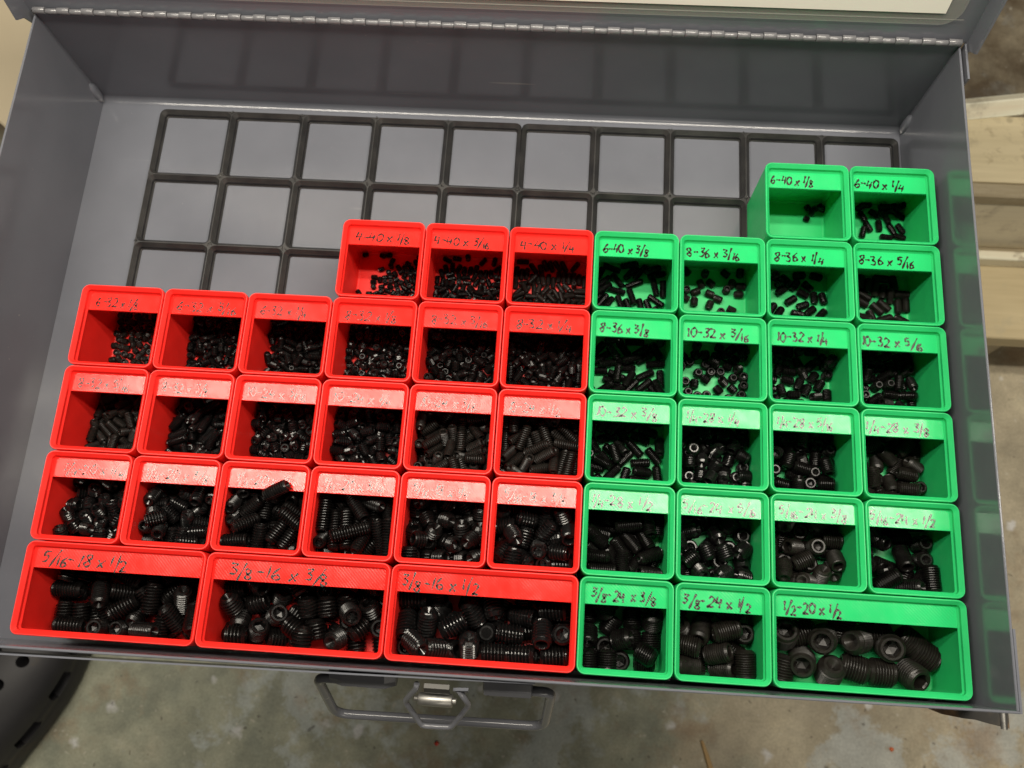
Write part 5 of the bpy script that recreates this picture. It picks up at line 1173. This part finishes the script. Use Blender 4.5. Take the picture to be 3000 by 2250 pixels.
 136,180,-90,2031,102,118,121,0,1828,86,136,0,-89,2433,76,118,21,0,2185,60,118,0,0,2146,60,210,0,-1,1942,60,145,0,47,1740,
 60,136,-113,90,2318,60,136,180,-89,2460,202,118,90,0,2272,233,175,-7,23,1740,162,219,-90,26,1999,359,190,-179,38,2042,233,200,-59,-21,
 2428,65,209,-178,0,1883,61,242,180,43,1758,279,209,-180,0,2428,360,209,0,0,2221,149,209,175,0,1877,227,146,61,-54,2460,161,227,0,
 90,1955,168,245,30,0,2037,85,237,-92,-52,2131,272,199,105,-20,1768,360,141,0,-34,2410,264,205,4,5,1867,320,200,-84,-31,2275,60,245,
 180,-9,2368,160,250,-90,37,1800,78,312,146,-42,2204,360,202,-180,56],
[42,2580,267,118,91,0,2789,356,180,11,54,2698,346,118,140,0,2585,360,118,-179,0,2880,345,132,-90,-41,2686,218,118,56,0,2664,120,121,
 0,90,2880,153,118,90,0,2734,61,121,0,90,2790,160,118,-90,0,2593,61,121,0,90,2581,166,164,90,-35,2850,60,118,-180,0,2738,159,
 193,-164,-29,2880,251,170,-90,-41,2650,296,180,-62,-33,2671,63,213,90,1,2848,98,201,152,-15,2790,256,118,-89,0,2580,63,214,-90,0],
[43,3153,336,118,42,0,3220,334,197,-134,-2,3000,342,118,90,0,3276,330,118,-130,0,3015,221,146,125,56,3091,89,118,-89,0,3272,129,118,
 147,0,3197,216,136,160,-90,3000,91,118,-90,0,3209,60,143,0,43,3101,223,179,-112,38,3028,60,219,0,-27,3300,220,136,0,90,3026,152,
 236,-11,13,3299,86,209,-89,-1,3173,125,200,13,33,3208,228,245,-164,0,3086,360,186,180,-36],
[44,3660,222,185,-144,64,3568,114,155,-130,67,3698,79,143,-92,-60,3809,224,185,9,-49,3960,205,175,-135,78,4064,88,150,-56,57,3809,101,136,
 -15,6,3928,90,136,-3,0,4134,180,136,-30,0,4070,229,136,145,6,3486,228,170,106,69,3478,79,136,78,6,3572,243,136,18,0,3914,260,
 136,6,0,3756,271,136,77,0],
]:
    i = row[0]
    for k in range(1, len(row), 5):
        x, y, z, hd_, up_ = row[k:k + 5]
        hd_, up_ = math.radians(hd_), math.radians(up_)
        ax = Vector((math.cos(up_) * math.cos(hd_), math.cos(up_) * math.sin(hd_), math.sin(up_)))
        q = ax.to_track_quat('Z', 'Y') @ Quaternion((0, 0, 1), rnd.uniform(0, 6.283))
        poses.append((i, Vector((x, y, z)) * 0.1, q))
INDIVIDUAL = set([1324,1329,1336,1350,1364,1501,1515,1523,1527,1531,1805,1833,1835,1836,1840,1841,1842,1845,1846,1847,1900,1901,1907,1909,1911,1914,1915,1917,1918,1919,1920,1921,1922,1924,
 1926,1932,1934,1935,1940,1944,1951,1954,1955,1958,1959,1965,1990,1998,2001,2002,2006,2007,2008,2010,2013,2014,2031,2034,2043,2044,2046,2049,2050,2052,2053,2055,2072,2074,
 2076,2078,2080,2083,2084,2086,2087,2137,2150,2151,2157,2161,2167,2168,2169,2170,2172,2175,2222,2225,2227,2229,2230,2232,2234,2242,2244,2245,2246,2247,2298,2300,2302,2303,
 2305,2307,2310,2311,2312,2313,2335,2337,2338,2341,2343,2346,2347,2348,2349,2350,2351,2352,2388,2390,2391,2393,2396,2398,2399,2400,2401,2402,2403,2405,2406,2407,2408,2432,
 2435,2436,2438,2439,2442,2443,2445,2446,2447,2448,2450,2452,2453,2454,2469,2473,2476,2478,2480,2482,2483,2484,2485,2486,2487,2488,2489,2493,2497,2509,2510,2512,2514,2515,
 2516,2518,2519,2520,2527,2528,2540,2541,2544,2545,2547,2548,2549,2550,2551,2552,2556,2564,2567,2568,2569,2570,2571,2572,2578,2587,2593,2600,2601,2603,2604,2606,2607,2609,
 2610,2611,2613,2615,2616,2617,2618,2619,2622,2623,2624,2626,2637,2639,2643,2655,2657,2658,2660,2661,2662,2663,2664,2665,2666,2667,2668,2669,2671,2672,2673,2674,2675,2676,
 2677,2678,2684,2688,2690,2697,2698,2702,2703,2705,2706,2707,2708,2710,2711,2712,2713,2714,2715,2717,2718,2719,2720,2721,2723,2728,2729,2730,2731,2734,2735,2736,2737,2738,
 2739,2740,2741,2742,2747,2752,2753,2754,2755,2756,2757,2758,2759,2761,2762,2763,2764,2765,2766,2767,2768,2769,2770,2771,2772,2773,2774,2775])
hi = {}
lo = {}
nv_all, nl_all, parts = 0, 0, []
pose_words = []
for idx, (i, p, q) in enumerate(poses):
    d, pit, L, fin = SCREW[i]
    c, r, w, text = BINS[i][:4]
    colour = 'red' if c < 6 else 'green'
    if idx in INDIVIDUAL:
        if i not in hi:
            V, fb, fh, fc = screw_arrays(d, pit, L, 30 if d < 9 else 36, True)
            hi[i] = (sub_mesh('set_screw', V, fb, M_ox[fin]), sub_mesh('hex_socket', V, fh, M_ox[fin]), sub_mesh('cup_point', V, fc, M_ox[fin]))
        o = bpy.data.objects.new('set_screw', hi[i][0])
        o.rotation_mode = 'QUATERNION'
        o.location = p * K
        o.rotation_quaternion = q
        C.objects.link(o)
        view = (CAM - p).normalized()
        ax = q @ Vector((0, 0, 1))
        cz = ax.dot(view)
        if cz > 0.72: word = 'standing with its socket up'
        elif cz < -0.72: word = 'standing with its cup up'
        elif cz > 0.25: word = 'tilted showing its socket'
        elif cz < -0.25: word = 'tilted showing its cup'
        else: word = 'lying flat'
        tag(o, f'screw {word}, {colour} bin {text.split(" x ")[0]}, {LONG[text.split(" x ")[1]]} long', 'set screw', f'screws {word} in the {colour} bin {text}')
        for nm, me in (('hex_socket', hi[i][1]), ('cup_point', hi[i][2])):
            ch_ = bpy.data.objects.new(nm, me)
            C.objects.link(ch_)
            ch_.parent = o
    else:
        if i not in lo:
            V, fb, fh, fc = screw_arrays(d, pit, L, 12, False)
            F = fb + fh + fc
            lo[i] = (np.array(V), np.array([len(f) for f in F]), np.array([v for f in F for v in f]), fin)
        V, cnt, loops, fin = lo[i]
        Rm = np.array(q.to_matrix())
        parts.append((V @ Rm.T + np.array(p), cnt, loops + nv_all, np.full(len(cnt), fin)))
        nv_all += len(V)
if parts:
    VV = np.concatenate([a[0] for a in parts]) * K
    cnt = np.concatenate([a[1] for a in parts])
    lp_ = np.concatenate([a[2] for a in parts])
    fn = np.concatenate([a[3] for a in parts])
    me = bpy.data.meshes.new('loose_set_screws')
    me.vertices.add(len(VV))
    me.vertices.foreach_set('co', VV.astype(np.float32).ravel())
    me.loops.add(len(lp_))
    me.loops.foreach_set('vertex_index', lp_.astype(np.int32))
    me.polygons.add(len(cnt))
    st_ = np.zeros(len(cnt), np.int32)
    st_[1:] = np.cumsum(cnt)[:-1]
    me.polygons.foreach_set('loop_start', st_)
    for mm in M_ox: me.materials.append(mm)
    me.polygons.foreach_set('material_index', fn.astype(np.int32))
    me.update(calc_edges=True)
    me.validate()
    me.polygons.foreach_set('use_smooth', [False] * len(me.polygons))
    o = bpy.data.objects.new('loose_set_screws', me)
    C.objects.link(o)
    tag(o, 'small black set screws heaped loose on the bottoms of the red and green bins', 'set screws', kind='stuff')

# ---------------------------------------------------------------- things around the case
def board(name, cols, rough=0.6):
    n = N(name)
    g = n.node('ShaderNodeMapping')
    g.inputs['Scale'].default_value = (4, 60, 60)
    n.link(n.tc.outputs['Object'], g.inputs[0])
    gn = n.node('ShaderNodeTexNoise', Scale=3.0, Detail=5.0, Roughness=0.6)
    n.link(g.outputs[0], gn.inputs['Vector'])
    c = n.mix(n.gr(gn.outputs['Fac'], 0.35, 0.7), cols[0], cols[1])
    c = n.mix(n.gr(n.noise(38, 6, 0.75), 0.54, 0.66, 0, 0.75), c, cols[2])
    c = n.mix(n.gr(n.noise(15, 6, 0.72), 0.55, 0.68, 0, 0.45), c, (0.17, 0.135, 0.085))
    v = n.node('ShaderNodeTexVoronoi', Scale=42.0)
    n.link(n.tc.outputs['Object'], v.inputs['Vector'])
    vs = n.node('ShaderNodeSeparateColor')
    n.link(v.outputs['Color'], vs.inputs[0])
    dots = n.math('MULTIPLY', n.gr(v.outputs['Distance'], 0.16, 0.10), n.gr(vs.outputs[1], 0.80, 0.82))
    c = n.mix(n.math('MULTIPLY', dots, 0.75), c, (0.09, 0.07, 0.045))
    return n.set(Base__Color=c, Roughness=rough, Normal=n.bump(gn.outputs['Fac'], 0.3, 0.5))
M_cream = board('cream_painted_board', ((0.615, 0.528, 0.336), (0.708, 0.615, 0.406), (0.36, 0.29, 0.17)))
M_white = board('white_painted_board', ((0.766, 0.696, 0.534), (0.840, 0.835, 0.673), (0.24, 0.18, 0.11)))
M_tan = board('tan_board', ((0.522, 0.429, 0.255), (0.615, 0.516, 0.319), (0.50, 0.43, 0.28)))
M_grey = board('grey_painted_board', ((0.766, 0.696, 0.534), (0.840, 0.777, 0.603), (0.60, 0.53, 0.41)))
M_bare = board('bare_worn_board', ((0.30, 0.245, 0.15), (0.42, 0.36, 0.25), (0.22, 0.17, 0.10)))
sx0, sx1 = 470, 900
stool = empty('step_stool', (sx0, 304, FZ), 'worn painted wooden step stool with two treads beside the case', 'step stool')
def rel(b, nm, mt): return b.build(nm, mt, stool)
def bx(x0, x1, y0, y1, z0, z1, e=1.0):
    b = MB()
    b.box(x0 - sx0, x1 - sx0, y0 - 304, y1 - 304, z0 - FZ, z1 - FZ, e)
    return b
rel(bx(sx0, sx1, 304, 376, -352, -330, 1.2), 'lower_tread', M_tan)
rel(bx(sx0, sx1, 376.2, 385, -351, -316, 0.8), 'batten', M_white)
rel(bx(sx0, sx1, 393.5, 410, -429.5, -246.2, 0.8), 'riser', M_grey)
rel(bx(sx0, sx1, 385.2, 393.4, -351, -327, 0.8), 'lower_cleat', M_bare)
rel(bx(sx0, sx1, 393, 406, -246, -231.0, 1.2), 'nosing', M_bare)
rel(bx(sx0, sx1, 406.2, 470, -246, -230, 0.6), 'upper_tread', M_cream)
b = MB()
b.box(0, 470, 0, 14, 0, 15, 1)
o = rel(b, 'back_rail', M_white)
o.location = Vector((480 - sx0, 448 - 304, -229.6 - FZ)) * K
o.rotation_euler = (math.radians(-40), 0, math.radians(9))
for xx in (640, 860):
    rel(bx(xx, xx + 18, 306, 392.8, -429.5, -352.4), 'side_panel', M_bare)
    rel(bx(xx, xx + 18, 410.5, 465, -429.5, -246.6), 'side_panel', M_bare)

# beige cabinet behind the left wall
n = N('beige_laminate')
M_beige = n.set(Base__Color=n.mix(n.noise(40, 4), (0.52, 0.445, 0.31), (0.56, 0.48, 0.34)), Roughness=0.55)
n = N('black_panel')
M_black = n.set(Base__Color=n.mix(n.noise(30, 3), (0.012, 0.011, 0.010), (0.022, 0.020, 0.018)), Roughness=0.6)
cab = empty('beige_cabinet', (-207, 372, FZ), 'low beige cabinet with black front behind the open case', 'cabinet')
cab.rotation_euler = (0, 0, math.atan2(-.62, .78))
b = MB()
b.box(-600, 130, 0, 520, 254, 280, 1.5)
b.build('cabinet_top', M_beige, cab)
b = MB()
b.box(-598, 128, 3, 518, 0, 253.9, 1)
b.build('front_panel', M_black, cab)

# black case far right
b = MB()
b.loft([rrect(0, 320, 0, 240, r_, z, 5) for r_, z in ((30, 0), (34, 4), (34, 76), (30, 80))], True, True, True, False)
o = b.build('black_tool_box', M_black, None, (752, 742, FZ))
o.rotation_euler = (0, 0, math.radians(-38))
tag(o, 'black plastic box on the floor behind the step stool', 'tool box')

# clog
n = N('clog_foam')
M_clog = n.set(Base__Color=n.ramp(n.noise(14, 5, 0.6), [(0.35, (0.016, 0.016, 0.019)), (0.60, (0.026, 0.025, 0.028)), (0.70, (0.060, 0.044, 0.027))]), Roughness=0.55, Normal=n.bump(n.noise(700, 3), 0.2, 0.15))
def clog_obj():
    b = MB()
    # along (mm from ball of foot to toe), half width right/left, top height
    st_ = [(-185, 6, 6, 16), (-180, 26, 26, 34), (-160, 38, 38, 48), (-120, 42, 41, 56), (-75, 45, 43, 66), (-40, 49, 46, 74), (-10, 53, 50, 74), (20, 54.5, 53, 70), (45, 52, 52, 64), (65, 47, 48, 57), (82, 39, 41, 49), (93, 29, 31, 40), (99, 18, 19, 30), (102, 5, 5, 18)]
    fine_ = []
    for q in range(len(st_) - 1):
        for k in range(4):
            u = k / 4
            p0, p1, p2, p3 = st_[max(q - 1, 0)], st_[q], st_[q + 1], st_[min(q + 2, len(st_) - 1)]
            fine_.append(tuple(0.5 * (2 * p1[e] + (p2[e] - p0[e]) * u + (2 * p0[e] - 5 * p1[e] + 4 * p2[e] - p3[e]) * u * u + (-p0[e] + 3 * p1[e] - 3 * p2[e] + p3[e]) * u ** 3) for e in range(4)))
    fine_.append(st_[-1])
    rings = []
    for a, wr_, wl, h_ in fine_:
        ring = []
        sole = min(22, h_ * .45)
        lip = min(30, h_ * .62)
        prof = [(0.92, 0), (0.985, 3), (1.0, 9), (0.995, sole), (0.982, sole + 1.2), (0.978, lip), (0.985, lip + 1.5), (0.978, lip + 5), (0.955, lip + 7)]
        for i in range(1, 16):
            t = i / 16 * math.pi / 2
            prof.append((0.955 * math.cos(t) ** 0.9, lip + 7 + max(1.0, h_ - lip - 7) * math.sin(t) ** 0.95))
        for u, z in prof: ring.append((u * wr_, a, min(z, h_)))
        ring.append((0, a, h_))
        for u, z in reversed(prof): ring.append((-u * wl, a, min(z, h_)))
        rings.append(ring)
    b.loft(rings, True, True, True, True)
    return b.build('clog', M_clog)
clog = clog_obj()
cut = MB()
for hx_, hy_ in ((-3, 36), (17, 15), (24, -9), (-22, 22), (-2, 8), (3, -18), (-22, -6), (-40, 6), (22, 40), (-38, 34), (-12, 58), (10, 60), (-44, -22), (-20, -34)):
    cut.loft([[(hx_ + 5.4 * math.cos(2 * math.pi * k / 20), hy_ + 5.4 * math.sin(2 * math.pi * k / 20), z) for k in range(20)] for z in (40, 90)], True, True, True, False)
for ay in (30, -18, -62, 70):
    for sgn in (1, -1):
        cut.loft([[(sgn * x_, ay + u, z) for u, z in ((-14, 34), (-10, 27), (9, 25), (14, 29), (13, 39), (-10, 43))] for x_ in (43, 75)], True, True, True, False)
cutter = cut.build('cutter', M_clog)
md = clog.modifiers.new('holes', 'BOOLEAN')
md.operation = 'DIFFERENCE'
md.object = cutter
md.solver = 'EXACT'
md.use_self = True
bpy.context.view_layer.update()
me2 = bpy.data.meshes.new_from_object(clog.evaluated_get(bpy.context.evaluated_depsgraph_get()))
me2.set_sharp_from_angle(angle=math.radians(50))
clog.modifiers.clear()
clog.data = me2
bpy.data.objects.remove(cutter)
clog.location = Vector((-262, -66, FZ + 0.5)) * K
clog.rotation_euler = (0, 0, -math.atan2(.40, .917))
tag(clog, 'dark grey foam clog with round vent holes on the concrete floor', 'shoe')

# crumbs and a splinter on the floor
n = N('splinter_wood')
M_sliver = n.set(Base__Color=n.mix(n.noise(90, 4), (0.40, 0.25, 0.10), (0.55, 0.37, 0.17)), Roughness=0.7)
b = MB()
b.loft([[(x - wd, y, 0.2), (x + wd, y, 0.2), (x + wd * .7, y, 2.4), (x - wd * .6, y, 2.8)] for x, y, wd in ((0, 0, 1.6), (4, -11, 2.4), (9, -26, 2.9), (15, -44, 3.0), (19, -58, 2.2))], True, True, True, False)
tag(b.build('wood_splinter', M_sliver, None, (390.5, -69, FZ)), 'pale wood splinter lying on the floor in front of the case', 'splinter')
for x, y, colr, nm in ((145.8, -88, (0.75, 0.06, 0.03), 'red'), (563, -64.5, (0.75, 0.18, 0.06), 'orange')):
    n = N(nm + '_crumb')
    mt = n.set(Base__Color=n.mix(n.noise(400, 2), colr, tuple(v * .8 for v in colr)), Roughness=0.5)
    b = MB()
    rr = random.Random(len(nm))
    b.loft([[(r_ * rr.uniform(.7, 1.2) * math.cos(2 * math.pi * k / 9), r_ * rr.uniform(.7, 1.2) * math.sin(2 * math.pi * k / 9), z) for k in range(9)] for r_, z in ((1.6, 0.1), (2.1, 0.8), (1.6, 1.7), (0.7, 2.2))], True, True, True, False)
    where = 'below the carrying handle' if nm == 'red' else 'in front of the green bins'
    tag(b.build('plastic_crumb', mt, None, (x, y, FZ)), f'tiny {nm} plastic crumb on the floor {where}', 'crumb')
